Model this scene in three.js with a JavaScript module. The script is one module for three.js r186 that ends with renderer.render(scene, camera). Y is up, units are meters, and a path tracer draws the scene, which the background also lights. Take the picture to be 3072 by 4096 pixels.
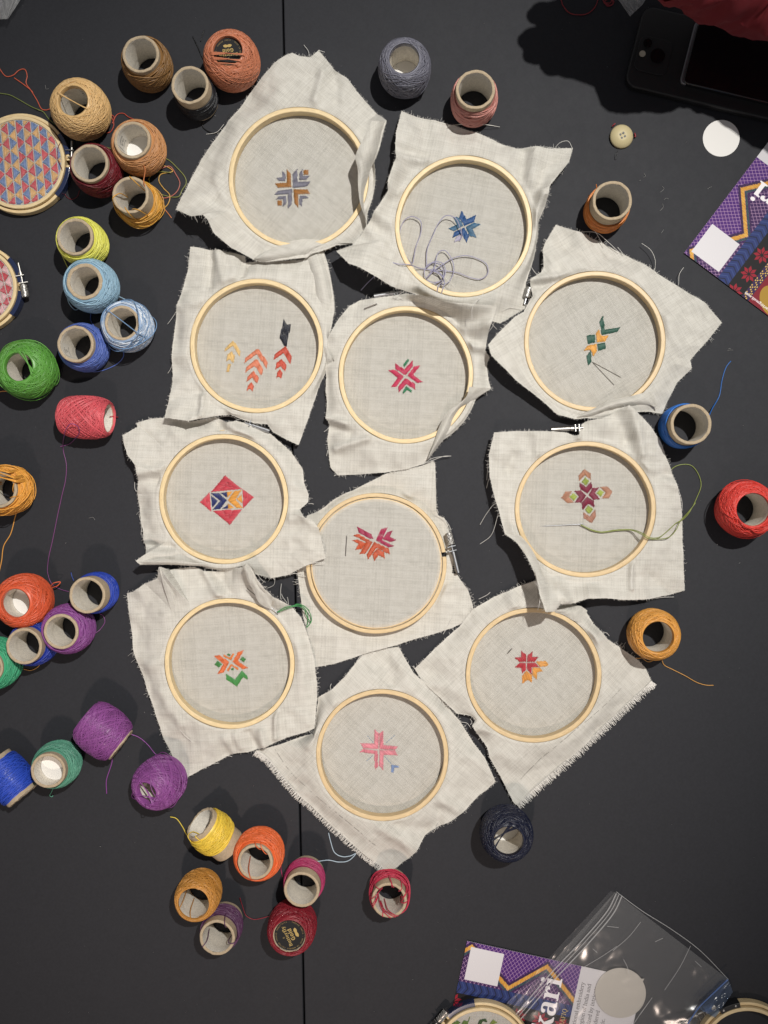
import * as THREE from 'three';
import { ImprovedNoise } from 'three/addons/math/ImprovedNoise.js';
import { RoundedBoxGeometry } from 'three/addons/geometries/RoundedBoxGeometry.js';
import { MarchingCubes } from 'three/addons/objects/MarchingCubes.js';

// ---------------------------------------------------------------- camera, lamps, exposure
const V3 = (x, y, z) => new THREE.Vector3(x, y, z);
const FOCAL = 4133, CAM_H = 0.93;                       // focal length in photo pixels (3072 x 4096), lens height over the table
const fwd = V3(-144 / FOCAL, -1, 68 / FOCAL).normalize();
const camPos = V3(144 / FOCAL * CAM_H, CAM_H, -68 / FOCAL * CAM_H);
const scene = new THREE.Scene();
const camera = new THREE.PerspectiveCamera(2 * Math.atan(2048 / FOCAL) * 180 / Math.PI, 0.75, 0.05, 20);
camera.position.copy(camPos); camera.up.set(0, 0, -1); camera.lookAt(camPos.clone().add(fwd)); camera.updateMatrixWorld();
const renderer = new THREE.WebGLRenderer({ antialias: true });
renderer.toneMapping = THREE.LinearToneMapping;
renderer.toneMappingExposure = 1.0;
renderer.shadowMap.enabled = true;
scene.background = new THREE.Color(0.17, 0.168, 0.174);   // the dim room around the table

const LAMP = V3(0.6, 2.2, -0.8);
function spot(pos, target, color, intensity, angle, penumbra, radius) {
  const l = new THREE.SpotLight(color, intensity, 0, angle, penumbra, 2);
  l.position.copy(pos); l.target.position.copy(target); l.castShadow = true; l.shadow.radius = radius; l.shadow.mapSize.set(2048, 2048);
  scene.add(l, l.target); return l;
}
const MAIN = spot(LAMP, V3(-0.015, 0, -0.07), 0xfffcf6, 19.8, 0.292, 1.0, 1.1);
const FILL = spot(V3(-0.15, 2.2, 1.5), V3(-0.14, 0, 0.33), 0xffe8d8, 6.6, 0.25, 1.0, 4);
// ---------------------------------------------------------------- helpers
let seed = 12345;
const rnd = () => { seed = (seed * 1664525 + 1013904223) >>> 0; return seed / 4294967296; };
const rr = (a, b) => a + (b - a) * rnd();
const noise = new ImprovedNoise();
const nz = (x, y, z = 0) => noise.noise(x + 37.3, y + 11.7, z + 5.1);
const fbm = (x, y, z = 0) => nz(x, y, z) + 0.5 * nz(2.1 * x, 2.1 * y, z + 3) + 0.25 * nz(4.3 * x, 4.3 * y, z + 7);
const sstep = (a, b, x) => { const t = Math.min(1, Math.max(0, (x - a) / (b - a))); return t * t * (3 - 2 * t); };
const lerp = (a, b, t) => a + (b - a) * t;
const hex = (c) => new THREE.Color(c);
const right = fwd.clone().cross(V3(0, 0, -1)).normalize(), up = right.clone().cross(fwd);
// the point h metres above the table that stands at a place of the photograph
function P(px, py, h = 0) {
  const d = fwd.clone().multiplyScalar(FOCAL).addScaledVector(right, px - 1536).addScaledVector(up, 2048 - py);
  return camPos.clone().addScaledVector(d, (h - camPos.y) / d.y);
}
const mpp = (h) => (CAM_H - h) / FOCAL;                  // metres per photo pixel at a height
const tile = (fx, fy, s) => (p) => [fx + p[0] * s, fy + p[1] * s, p[2]];
const T = (i, j) => tile(1024 * i, 1024 * j, 1024 / 1659);

const names = {};
const numbered = (n) => { names[n] = (names[n] ?? -1) + 1; return names[n] ? n + '_' + String(names[n]).padStart(3, '0') : n; };
function tag(o, label, category, group, kind) { Object.assign(o.userData, { label, category }); if (group) o.userData.group = group; if (kind) o.userData.kind = kind; return o; }
function thing(name, label, category, x = 0, y = 0, z = 0, group) {
  const g = new THREE.Group(); g.name = numbered(name); g.position.set(x, y, z); scene.add(g); return tag(g, label, category, group);
}
class MB {
  constructor() { this.p = []; this.i = []; this.u = []; this.c = []; this.hasC = false; }
  v(x, y, z, u = 0, w = 0, c) { this.p.push(x, y, z); this.u.push(u, w); if (c) this.hasC = true; this.c.push(...(c ?? [1, 1, 1])); return this.p.length / 3 - 1; }
  quad(a, b, c, d) { this.i.push(a, b, c, a, c, d); }
  tube(pts, r, sides = 5, closed = false, col, flat = 1, cap = true) {
    const n = pts.length; if (n < 2) return this;
    let N = null, dist = 0; const base = this.p.length / 3, t = V3(), q = V3();
    for (let k = 0; k < n; k++) {
      const a = pts[closed ? (k + n - 1) % n : Math.max(0, k - 1)], b = pts[closed ? (k + 1) % n : Math.min(n - 1, k + 1)];
      t.copy(b).sub(a).normalize();
      if (!N) { N = V3(0, 1, 0); if (Math.abs(t.y) > 0.9) N.set(1, 0, 0); }
      N = N.clone().addScaledVector(t, -N.dot(t)).normalize(); q.copy(t).cross(N);
      if (k) dist += pts[k].distanceTo(pts[k - 1]);
      const rad = typeof r === 'function' ? r(k / (n - 1)) : r;
      for (let s = 0; s < sides; s++) {
        const A = s / sides * Math.PI * 2, cs = Math.cos(A) * rad * flat, sn = Math.sin(A) * rad;
        this.v(pts[k].x + N.x * cs + q.x * sn, pts[k].y + N.y * cs + q.y * sn, pts[k].z + N.z * cs + q.z * sn, s / sides * 6.28 * rad, dist, typeof col === 'function' ? col(k / n) : col);
      }
    }
    const m = closed ? n : n - 1;
    for (let k = 0; k < m; k++) for (let s = 0; s < sides; s++) {
      const a = base + k * sides + s, b = base + k * sides + (s + 1) % sides, e = base + ((k + 1) % n) * sides;
      this.quad(a, b, e + (s + 1) % sides, e + s);
    }
    if (!closed && cap) for (let s = 1; s < sides - 1; s++) { this.i.push(base, base + s + 1, base + s); const e = base + (n - 1) * sides; this.i.push(e, e + s, e + s + 1); }
    return this;
  }
  lathe(prof, seg = 64, a0 = 0, len = Math.PI * 2, jitter, sx = 1, sz = 1) {
    const base = this.p.length / 3, m = prof.length; let w = [0];
    for (let k = 1; k < m; k++) w[k] = w[k - 1] + Math.hypot(prof[k][0] - prof[k - 1][0], prof[k][1] - prof[k - 1][1]);
    for (let s = 0; s <= seg; s++) {
      const A = a0 + len * s / seg;
      for (let k = 0; k < m; k++) {
        let [r, y] = prof[k]; if (jitter) { const j = jitter(A, k, r, y); r += j[0]; y += j[1]; }
        this.v(Math.cos(A) * r * sx, y, Math.sin(A) * r * sz, A * prof[0][0], w[k]);
      }
    }
    for (let s = 0; s < seg; s++) for (let k = 0; k < m - 1; k++) { const a = base + s * m + k, b = a + m; this.quad(a, a + 1, b + 1, b); }
    return this;
  }
  grid(nx, ny, f) {                                       // f(i, j) -> [x, y, z, u, v]
    const base = this.p.length / 3;
    for (let j = 0; j <= ny; j++) for (let i = 0; i <= nx; i++) this.v(...f(i / nx, j / ny));
    for (let j = 0; j < ny; j++) for (let i = 0; i < nx; i++) { const a = base + j * (nx + 1) + i; this.quad(a, a + nx + 1, a + nx + 2, a + 1); }
    return this;
  }
  geometry() {
    const g = new THREE.BufferGeometry();
    g.setAttribute('position', new THREE.Float32BufferAttribute(this.p, 3)); g.setAttribute('uv', new THREE.Float32BufferAttribute(this.u, 2));
    if (this.hasC) g.setAttribute('color', new THREE.Float32BufferAttribute(this.c, 3));
    g.setIndex(this.i); g.computeVertexNormals(); return g;
  }
  build(name, mat, parent, label) { return part(name, this.geometry(), mat, parent, label); }
}
function part(name, geo, mat, parent, label) {
  const m = new THREE.Mesh(geo, mat); m.name = parent === scene ? numbered(name) : name; m.castShadow = m.receiveShadow = true;
  if (label) m.userData.label = label; parent.add(m); return m;
}
const curve = (pts, n, closed = false) => new THREE.CatmullRomCurve3(pts, closed, 'centripetal').getPoints(n);
function ribbonDisc(r, y, seg = 40) { const g = new THREE.CircleGeometry(r, seg); g.rotateX(-Math.PI / 2); g.translate(0, y, 0); return g; }
function roundedRect(x0, y0, w, h, r) {
  const s = new THREE.Shape(); s.moveTo(x0 + r, y0); s.lineTo(x0 + w - r, y0); s.absarc(x0 + w - r, y0 + r, r, -Math.PI / 2, 0); s.lineTo(x0 + w, y0 + h - r);
  s.absarc(x0 + w - r, y0 + h - r, r, 0, Math.PI / 2); s.lineTo(x0 + r, y0 + h); s.absarc(x0 + r, y0 + h - r, r, Math.PI / 2, Math.PI); s.lineTo(x0, y0 + r); s.absarc(x0 + r, y0 + r, r, Math.PI, Math.PI * 1.5); return s;
}

// ---------------------------------------------------------------- textures and materials
function dataTex(n, f, srgb = true) {
  const a = new Uint8Array(n * n * 4);
  for (let y = 0; y < n; y++) for (let x = 0; x < n; x++) { const c = f(x, y), k = (y * n + x) * 4; for (let q = 0; q < 3; q++) a[k + q] = Math.max(0, Math.min(255, 255 * (Array.isArray(c) ? c[q] : c))); a[k + 3] = 255; }
  const t = new THREE.DataTexture(a, n, n); t.wrapS = t.wrapT = THREE.RepeatWrapping; t.magFilter = THREE.LinearFilter; if (srgb) t.colorSpace = THREE.SRGBColorSpace; t.needsUpdate = true; return t;
}
function canvasTex(w, h, draw) {
  const c = document.createElement('canvas'); c.width = w; c.height = h; draw(c.getContext('2d'), w, h);
  const t = new THREE.CanvasTexture(c); t.colorSpace = THREE.SRGBColorSpace; t.magFilter = THREE.LinearFilter; return t;
}
const perNoise = (x, y, n, f, z) => { // tileable value noise
  const gx = x / n * f, gy = y / n * f, i = Math.floor(gx), j = Math.floor(gy), a = gx - i, b = gy - j, h = (p, q) => { const s = Math.sin(((p % f) + f) % f * 127.1 + ((q % f) + f) % f * 311.7 + z * 74.7) * 43758.5453; return s - Math.floor(s); };
  const u = a * a * (3 - 2 * a), v = b * b * (3 - 2 * b);
  return lerp(lerp(h(i, j), h(i + 1, j), u), lerp(h(i, j + 1), h(i + 1, j + 1), u), v);
};
const warpB = [], weftB = [];
for (let k = 0; k < 64; k++) { warpB.push(rr(0.94, 1.05)); weftB.push(rr(0.94, 1.05)); }
const weaveH = (x, y) => {
  const i = Math.floor(x / 8), j = Math.floor(y / 8), a = (x % 8 - 3.5) / 4, b = (y % 8 - 3.5) / 4, over = (i + j) % 2;
  const wa = Math.max(0, 1 - a * a * 1.1), wb = Math.max(0, 1 - b * b * 1.1);
  return over ? Math.max(wa, wb * 0.72) : Math.max(wb, wa * 0.72);
};
const weaveColor = dataTex(512, (x, y) => {
  const i = Math.floor(x / 8), j = Math.floor(y / 8), over = (i + j) % 2, sl = perNoise(x, y, 512, 64, 1), slub = over ? 0.955 + 0.09 * perNoise(i * 8, y * 0.5, 512, 16, 2) : 0.955 + 0.09 * perNoise(x * 0.5, j * 8, 512, 16, 3);
  const v = (over ? warpB[i] : weftB[j]) * slub * (0.74 + 0.26 * weaveH(x, y)) * (0.99 + 0.03 * sl);
  return [v, v * 0.995, v * 0.98];
});
// where the cloth is stretched over a hoop its weave opens and the table shows through the gaps
const weaveGaps = dataTex(512, (x, y) => { const h = weaveH(x, y); return h > 0.585 ? 1 : 0.12; }, false);
const weaveBump = dataTex(512, (x, y) => weaveH(x, y), false);
const CLOTH_TILE = 0.046;
for (const t of [weaveColor, weaveBump, weaveGaps]) t.repeat.set(1 / CLOTH_TILE, 1 / CLOTH_TILE);
const woodTex = dataTex(256, (x, y) => {
  const g = 0.5 * perNoise(x * 0.25, y, 256, 64, 4) + 0.5 * perNoise(x * 0.5, y, 256, 32, 5), b = perNoise(x, y, 256, 6, 6), v = 0.84 + 0.2 * g;
  const knot = perNoise(x, y, 256, 24, 8) > 0.985 ? 0.6 : 1;
  return [v * knot, (v - 0.03 * b) * knot, (v - 0.07 * b) * knot];
});
woodTex.repeat.set(1 / 0.06, 1 / 0.012);
const kraftTex = dataTex(256, (x, y) => { const a = perNoise(x, y, 256, 128, 9), b = perNoise(x, y, 256, 20, 10), v = 0.82 + 0.16 * a + 0.08 * b - 0.05; return [v, v * 0.985, v * 0.95]; });
kraftTex.repeat.set(1 / 0.02, 1 / 0.02);
const tableTex = dataTex(512, (x, y) => { const a = perNoise(x, y, 512, 256, 11), b = perNoise(x, y, 512, 7, 12), c = perNoise(x, y, 512, 37, 13); const v = 0.94 + 0.07 * a + 0.012 * b - 0.012 * c; return [v, v, v]; });
const tableRough = dataTex(512, (x, y) => { const b = perNoise(x, y, 512, 9, 14), c = perNoise(x, y, 512, 61, 15); return 0.9 + 0.03 * b + 0.04 * c; }, false);
for (const t of [tableTex, tableRough]) t.repeat.set(1 / 0.33, 1 / 0.33);
const S = (o) => new THREE.MeshStandardMaterial(o), PH = (o) => new THREE.MeshPhysicalMaterial(o);
const lin = (r, g, b) => new THREE.Color().setRGB(r, g, b);
const M = {
  table: PH({ color: lin(0.0245, 0.0254, 0.0305), map: tableTex, roughness: 0.7, roughnessMap: tableRough, specularIntensity: 0.5 }),
  floor: S({ color: lin(0.05, 0.045, 0.04), roughness: 0.9 }),
  cloth: PH({ color: lin(0.80, 0.78, 0.73), map: weaveColor, bumpMap: weaveBump, bumpScale: 0.0002, roughness: 0.95, side: THREE.DoubleSide, transmission: 0.16, thickness: 0 }),
  fibre: S({ color: lin(0.74, 0.72, 0.68), roughness: 0.9 }),
  wood: PH({ color: lin(0.74, 0.57, 0.33), map: woodTex, roughness: 0.5, clearcoat: 0.15, clearcoatRoughness: 0.4 }),
  paleWood: PH({ color: lin(0.84, 0.675, 0.40), map: woodTex, roughness: 0.5, clearcoat: 0.15, clearcoatRoughness: 0.4 }),
  kraft: S({ color: lin(0.56, 0.46, 0.34), map: kraftTex, roughness: 0.92 }),
  lining: S({ color: lin(0.93, 0.905, 0.87), map: kraftTex, roughness: 0.85 }),
  paper: S({ color: lin(0.82, 0.8, 0.77), roughness: 0.8 }),
  steel: S({ color: lin(0.42, 0.43, 0.45), metalness: 1, roughness: 0.34 }),
  dullSteel: S({ color: lin(0.42, 0.41, 0.39), metalness: 1, roughness: 0.4 }),
  needle: S({ color: lin(0.34, 0.32, 0.3), metalness: 1, roughness: 0.3 }),
  navy: PH({ color: lin(0.012, 0.022, 0.07), roughness: 0.25, clearcoat: 1, clearcoatRoughness: 0.08 }),
  black: S({ color: lin(0.012, 0.012, 0.013), roughness: 0.45 }),
  gloss: PH({ color: lin(0.006, 0.006, 0.007), roughness: 0.16, clearcoat: 0.6, clearcoatRoughness: 0.1 }),
  bag: PH({ color: 0xffffff, transmission: 0.975, thickness: 0, roughness: 0.2, ior: 1.5, side: THREE.DoubleSide }),
  bagLip: PH({ color: 0xffffff, transmission: 0.84, thickness: 0, roughness: 0.5, ior: 1.5, side: THREE.DoubleSide }),
  sleeve: PH({ color: lin(0.16, 0.006, 0.012), roughness: 0.9, sheen: 0.4, sheenColor: new THREE.Color(0.4, 0.05, 0.07), sheenRoughness: 0.5 }),
  skin: S({ color: lin(0.42, 0.24, 0.16), roughness: 0.55 }),
  horn: PH({ color: lin(0.55, 0.49, 0.3), roughness: 0.25, clearcoat: 0.5 }),
};
M.taut = M.cloth.clone(); M.taut.alphaMap = weaveGaps; M.taut.transparent = true;
const yarnCache = {};
const dye = (c) => { const k = hex(c), l = 0.3 * k.r + 0.55 * k.g + 0.15 * k.b; return k.lerp(new THREE.Color(l, l, l), 0.1); };
const yarn = (c) => yarnCache[c] ??= PH({ color: dye(c), roughness: 0.4, vertexColors: true, sheen: 0.1, sheenColor: hex(c).lerp(new THREE.Color(1, 1, 1), 0.4), sheenRoughness: 0.4 });
const flossCache = {};
const floss = (c) => flossCache[c] ??= PH({ color: dye(c), roughness: 0.42, sheen: 0.1, sheenColor: hex(c).lerp(new THREE.Color(1, 1, 1), 0.4), sheenRoughness: 0.4 });

// ---------------------------------------------------------------- the table: two panels side by side with a gap
{
  const a = P(1131, 0), b = P(1217, 4096), dir = b.clone().sub(a).normalize(), turn = -Math.atan2(dir.x, dir.z) * -1, nrm = V3(dir.z, 0, -dir.x);
  const mid = a.clone().add(b).multiplyScalar(0.5);
  for (const [s, what] of [[-1, 'dark grey laminate table panel under the left column of thread spools'], [1, 'dark grey laminate table panel under most of the hooped linen']]) {
    const g = new RoundedBoxGeometry(1.1, 0.028, 2.0, 3, 0.0012), uv = g.attributes.uv, ps = g.attributes.position;
    for (let i = 0; i < uv.count; i++) uv.setXY(i, ps.getX(i) + s, ps.getZ(i));
    const m = part('table_top', g, M.table, scene); m.position.copy(mid).addScaledVector(nrm, s * (0.55 + 0.0007)); m.position.y = -0.014; m.rotation.y = turn;
    tag(m, what, 'table', undefined, 'structure');
  }
  const f = part('floor', new THREE.BoxGeometry(4, 0.05, 4), M.floor, scene); f.position.y = -0.78; tag(f, 'dark floor below the gap between the table panels', 'floor', undefined, 'structure');
}

// ---------------------------------------------------------------- embroidery stitches
// satin stitches laid side by side until they fill an outline (points of the photograph) at height h
function stitches(name, pts, h, deg, color, parent, org, spacing = 0.00078) {
  const w = pts.map((p) => P(p[0], p[1], h)), A = deg * Math.PI / 180, cs = Math.cos(A), sn = Math.sin(A);
  const q = w.map((p) => [p.x * cs + p.z * sn, -p.x * sn + p.z * cs]);
  let lo = Infinity, hi = -Infinity; for (const p of q) { lo = Math.min(lo, p[1]); hi = Math.max(hi, p[1]); }
  const mb = new MB(), n = Math.max(2, Math.round((hi - lo) / spacing)), st = (hi - lo) / n;
  for (let k = 0; k < n; k++) {
    const y = lo + (k + 0.5) * st, xs = [], tq = rr(0.8, 1.14), tv = [tq, tq, tq];
    for (let i = 0; i < q.length; i++) { const a = q[i], b = q[(i + 1) % q.length]; if ((a[1] > y) !== (b[1] > y)) xs.push(a[0] + (b[0] - a[0]) * (y - a[1]) / (b[1] - a[1])); }
    xs.sort((a, b) => a - b);
    for (let i = 0; i + 1 < xs.length; i += 2) {
      const x0 = xs[i] + rr(-0.0002, 0.00025), x1 = xs[i + 1] + rr(-0.00025, 0.0002), L = x1 - x0, m = Math.max(1, Math.round(L / rr(0.006, 0.009)));
      for (let c = 0; c < m; c++) {
        const a = x0 + L * c / m, b = x0 + L * (c + 1) / m, line = [];
        for (let t = 0; t <= 4; t++) { const x = lerp(a, b, t / 4), yy = y + rr(-0.00006, 0.00006); line.push(V3(x * cs - yy * sn - org.x, h - 0.0001 + 0.00042 * Math.sin(Math.PI * (0.12 + 0.76 * t / 4)), x * sn + yy * cs - org.z)); }
        mb.tube(line, (t) => st * 0.58 * (0.75 + 0.25 * Math.sin(Math.PI * t)), 6, false, tv, 0.7);
      }
    }
  }
  return mb.build(name, yarn(color), parent);
}
function inside(p, poly) { let c = false; for (let i = 0, j = poly.length - 1; i < poly.length; j = i++) { const a = poly[i], b = poly[j]; if ((a[1] > p[1]) !== (b[1] > p[1]) && p[0] < (b[0] - a[0]) * (p[1] - a[1]) / (b[1] - a[1]) + a[0]) c = !c; } return c; }

// ---------------------------------------------------------------- hoops
const ringProfile = (ri, ro, y0, y1) => {
  const c = 0.0007, o = [];
  for (const [cx, cy, a] of [[ro - c, y0 + c, -90], [ro - c, y1 - c, 0], [ri + c, y1 - c, 90], [ri + c, y0 + c, 180]]) for (let k = 0; k <= 3; k++) { const A = (a + 30 * k) * Math.PI / 180; o.push([cx + c * Math.cos(A), cy + c * Math.sin(A)]); }
  o.push([...o[0]]); return o.reverse();
};
// a screw between two places: list of [kind, from, to] along it
function screw(root, org, a, b, h, parts, metal = M.steel) {
  const g = new THREE.Group(); g.name = 'tension_screw'; root.add(g);
  const A = P(a[0], a[1], h).sub(org), B = P(b[0], b[1], h).sub(org), d = B.clone().sub(A), L = d.length(), q = new THREE.Quaternion().setFromUnitVectors(V3(0, 1, 0), d.clone().normalize());
  for (const [kind, t0, t1] of parts) {
    const len = Math.max(0.0006, (t1 - t0) * L), c = A.clone().addScaledVector(d, (t0 + t1) / 2); let geo;
    if (kind === 'rod') geo = new THREE.CylinderGeometry(0.0011, 0.0011, len, 16);
    if (kind === 'nut') geo = new THREE.CylinderGeometry(0.0024, 0.0024, len, 6);
    if (kind === 'sleeve') geo = new THREE.CylinderGeometry(0.0021, 0.0021, len, 20);
    if (kind === 'flange') { geo = new THREE.BoxGeometry(0.0075, len, 0.006); geo.translate(t0 < 0.5 ? -0.001 : 0.001, 0, 0); }
    if (kind === 'knob') {                                 // knurled: crossed ribs
      const mb = new MB(); mb.lathe([[0.0001, -len / 2], [0.0026, -len / 2], [0.003, -len / 2 + 0.0005], [0.003, len / 2 - 0.0005], [0.0026, len / 2], [0.0001, len / 2]].reverse(), 24);
      for (let k = 0; k < 10; k++) for (const s of [-1, 1]) { const pts = []; for (let i = 0; i <= 6; i++) { const t = i / 6, an = k * 0.628 + s * t * 1.4; pts.push(V3(Math.cos(an) * 0.003, (t - 0.5) * (len - 0.001), Math.sin(an) * 0.003)); } mb.tube(pts, 0.00028, 4); }
      geo = mb.geometry();
    }
    const m = part(kind === 'flange' ? 'bracket' : kind === 'knob' ? 'knurled_knob' : kind, geo, kind === 'rod' || kind === 'nut' || kind === 'sleeve' ? metal : kind === 'knob' ? M.dullSteel : metal, g);
    m.position.copy(c); m.quaternion.copy(q);
  }
  return g;
}
const RING_H = 0.0122;
function hoop(d) {
  const L = tile(...d.f), [hx, hy] = L(d.c), top = d.top ?? RING_H, c = P(hx, hy, top), Ro = d.r * d.f[2] * mpp(top), Ri = Ro - (d.wall ?? 0.004), org = V3(c.x, 0, c.z);
  const root = thing('embroidery_hoop', d.label, 'embroidery hoop', c.x, 0, c.z, 'hooped linen embroideries laid out in the middle of the table');
  const sx = d.sx ?? 1, sz = d.sz ?? 1;
  const wob = (A) => [0.0004 * nz(Math.cos(A) * 2, Math.sin(A) * 2, d.seed), 0.0003 * nz(Math.cos(A) * 1.5 + 9, Math.sin(A) * 1.5, d.seed)];
  const inner = new MB(), outer = new MB();
  if (d.up) {
    const g0 = d.gap[0], g1 = d.gap[1];
    outer.lathe(ringProfile(Ri, Ro, 0.001, top), 120, g0, g1, wob, sx, sz).build('outer_ring', M.wood, root);
    inner.lathe(ringProfile(Ri - 0.0042, Ri - 0.0006, 0.0006, top - 0.0012), 96, 0, Math.PI * 2, wob, sx, sz).build('inner_ring', M.wood, root);
  } else {
    inner.lathe(ringProfile(Ri, Ro, 0.0012, top), 120, 0, Math.PI * 2, wob, sx, sz).build('inner_ring', d.pale ? M.paleWood : M.wood, root);
    outer.lathe(ringProfile(Ro + 0.0006, Ro + 0.004, 0.0012, top - 0.0038), 96, 0, Math.PI * 2, wob, sx, sz).build('outer_ring', M.wood, root);
  }
  // ---- the cloth: a taut disc and a loose skirt that runs out to the traced edge
  const out = d.outline.map(L).map((p) => { const z = p[2] ?? d.edge ?? 3; const q = P(p[0], p[1], z / 1000); return { x: q.x - c.x, z: q.z - c.z, h: z / 1000 }; });
  const ang = []; const NA = 340;
  for (let k = 0; k < NA; k++) ang.push(k / NA * Math.PI * 2);
  for (const o of out) { const a = (Math.atan2(o.z, o.x) + Math.PI * 2) % (Math.PI * 2); ang.push(a, (a + 0.0008) % (Math.PI * 2), (a - 0.0008 + Math.PI * 2) % (Math.PI * 2)); }
  ang.sort((a, b) => a - b);
  const wt = (d.turn ?? 0) * Math.PI / 180, wc = Math.cos(wt), ws = Math.sin(wt), uvAt = (x, z) => [x * wc + z * ws, -x * ws + z * wc];
  const start = d.up ? Ro + 0.0002 : Ro + 0.0003, h0 = d.up ? 0.0012 : top - 0.0006;
  const ridges = (d.ridges ?? []).map((r) => { const a = L([r[0], r[1]]), b = L([r[2], r[3]]), A = P(a[0], a[1], 0.006), B = P(b[0], b[1], 0.006); return { ax: A.x - c.x, az: A.z - c.z, bx: B.x - c.x, bz: B.z - c.z, amp: r[4] / 800, w: r[5] / 1000 }; });
  const amp = (d.amp ?? 3.2) / 1000, sd = d.seed * 7.3;
  const mb = new MB(), NR = 34, edge = [], rows = [];
  for (const a of ang) {
    const dx = Math.cos(a), dz = Math.sin(a); let R = 0, he = 0.003;
    for (let i = 0; i < out.length; i++) {
      const p = out[i], q = out[(i + 1) % out.length], ex = q.x - p.x, ez = q.z - p.z, det = dx * ez - dz * ex; if (Math.abs(det) < 1e-12) continue;
      const t = (p.x * ez - p.z * ex) / det, s = (p.x * dz - p.z * dx) / det;
      if (t > 0 && s >= 0 && s <= 1 && t > R) { R = t; he = lerp(p.h, q.h, s); }
    }
    const k = 1 / Math.hypot(dx / sx, dz / sz), rs = start * k;
    R = Math.max(R, rs + 0.0056) + 0.00035 * nz(a * 60, sd, 1) + 0.0002 * nz(a * 220, sd, 4);
    const D = R - rs, row = [];
    for (let j = 0; j <= NR; j++) {
      const t = j / NR, s = D * t, x = dx * (rs + s), z = dz * (rs + s);
      let h = d.up ? lerp(h0, he, sstep(0, Math.min(0.02, D), s)) : lerp(h0, he, sstep(0.0035, Math.min(0.034, D), s));
      if (!d.up) h += 0.0006 * Math.sin(Math.PI * Math.min(1, s / 0.004));
      const env = sstep(0.002, 0.018, s) * Math.min(1, D / 0.012);
      const fold = nz(dx * 3.2 + sd, dz * 3.2, s * 14) * 1.3 + nz(dx * 6.5, dz * 6.5 + sd, s * 22) * 0.7;
      let wv = amp * (0.9 * fbm(x * 30 + sd, z * 30) + 1.1 * fold) * env + 0.00035 * nz(x * 160, z * 160, sd) * env;
      for (const r of ridges) {
        const ex = r.bx - r.ax, ez = r.bz - r.az, l2 = ex * ex + ez * ez, u = Math.max(0, Math.min(1, ((x - r.ax) * ex + (z - r.az) * ez) / l2)), px = r.ax + ex * u - x, pz = r.az + ez * u - z;
        wv += r.amp * Math.exp(-(px * px + pz * pz) / (r.w * r.w)) * sstep(0, 0.004, s);
      }
      h += wv; const floor = d.base ? d.base / 1000 : 0.0006; if (h < floor + 0.0012) h = floor + 0.0012 * Math.exp((h - floor - 0.0012) / 0.003);
      row.push([x, h, z]);
    }
    rows.push(row); edge.push(row[NR]);
  }
  const W = NR + 1, base0 = mb.p.length / 3;
  for (const row of rows) for (const p of row) mb.v(...p, ...uvAt(p[0], p[2]));
  for (let i = 0; i < rows.length; i++) for (let j = 0; j < NR; j++) { const a = base0 + i * W + j, b = base0 + ((i + 1) % rows.length) * W + j; mb.quad(a, a + 1, b + 1, b); }
  // taut disc
  const tb = new MB();
  const dh = d.up ? top - 0.0005 : 0.0009, dr = d.up ? Ri - 0.0002 : Ri + 0.0012, seg = 96, rings = 20, b1 = 0;
  const sag = (r) => d.up ? -0.0016 * sstep(dr - 0.003, dr, r) : 0;
  for (let k = 0; k <= rings; k++) for (let s = 0; s < seg; s++) { const r = dr * Math.pow(k / rings, 0.7), A = s / seg * Math.PI * 2, x = Math.cos(A) * r * sx, z = Math.sin(A) * r * sz; tb.v(x, dh + sag(r) + 0.00012 * nz(x * 70, z * 70, sd), z, ...uvAt(x, z)); }
  for (let k = 0; k < rings; k++) for (let s = 0; s < seg; s++) { const a = b1 + k * seg + s, b = b1 + k * seg + (s + 1) % seg; tb.quad(a, b, b + seg, a + seg); }
  // folds that turn over: an arched sheet between two traced lines
  for (const f of d.flaps ?? []) {
    const A = curve(f.a.map(L).map((p) => V3(p[0], p[1], 0)), 44), B = curve(f.b.map(L).map((p) => V3(p[0], p[1], 0)), 44), n = 18;
    mb.grid(44, n, (u, v) => {
      const i = Math.round(u * 44), px = lerp(A[i].x, B[i].x, v), py = lerp(A[i].y, B[i].y, v);
      const hA = Array.isArray(f.za) ? lerp(f.za[0], f.za[1], u) : f.za, hB = Array.isArray(f.zb) ? lerp(f.zb[0], f.zb[1], u) : f.zb;
      let h = lerp(hA, hB, v) + f.bulge * Math.sin(Math.PI * v) * Math.sin(Math.PI * Math.min(1, 0.18 + 0.9 * u)); h += 0.7 * nz(u * 5, v * 2.5, sd + 2) + 0.5 * nz(u * 14, v * 3, sd);
      const p = P(px, py, Math.max(0.8, h) / 1000); return [p.x - c.x, p.y, p.z - c.z, ...uvAt(u * 0.07, v * 0.02 + 0.01)];
    });
  }
  const cloth = mb.build('linen_cloth', M.cloth, root);
  tb.build('stretched_panel', M.taut, cloth);
  // frayed edges
  const fr = new MB();
  const fibre = (p, dir, len, r, lift) => { const pts = [], b = rr(-0.6, 0.6) * (len > 0.0035 ? 0.35 : 1); for (let k = 0; k <= 4; k++) { const t = k / 4, an = b * t; const cx = Math.cos(an), sx2 = Math.sin(an); pts.push(V3(p[0] + (dir[0] * cx - dir[1] * sx2) * len * t, Math.max(0.0004, p[1] + lift * t - 0.4 * p[1] * t * t * Math.min(1, len * 120)), p[2] + (dir[1] * cx + dir[0] * sx2) * len * t)); } fr.tube(pts, r, 3); };
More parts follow.
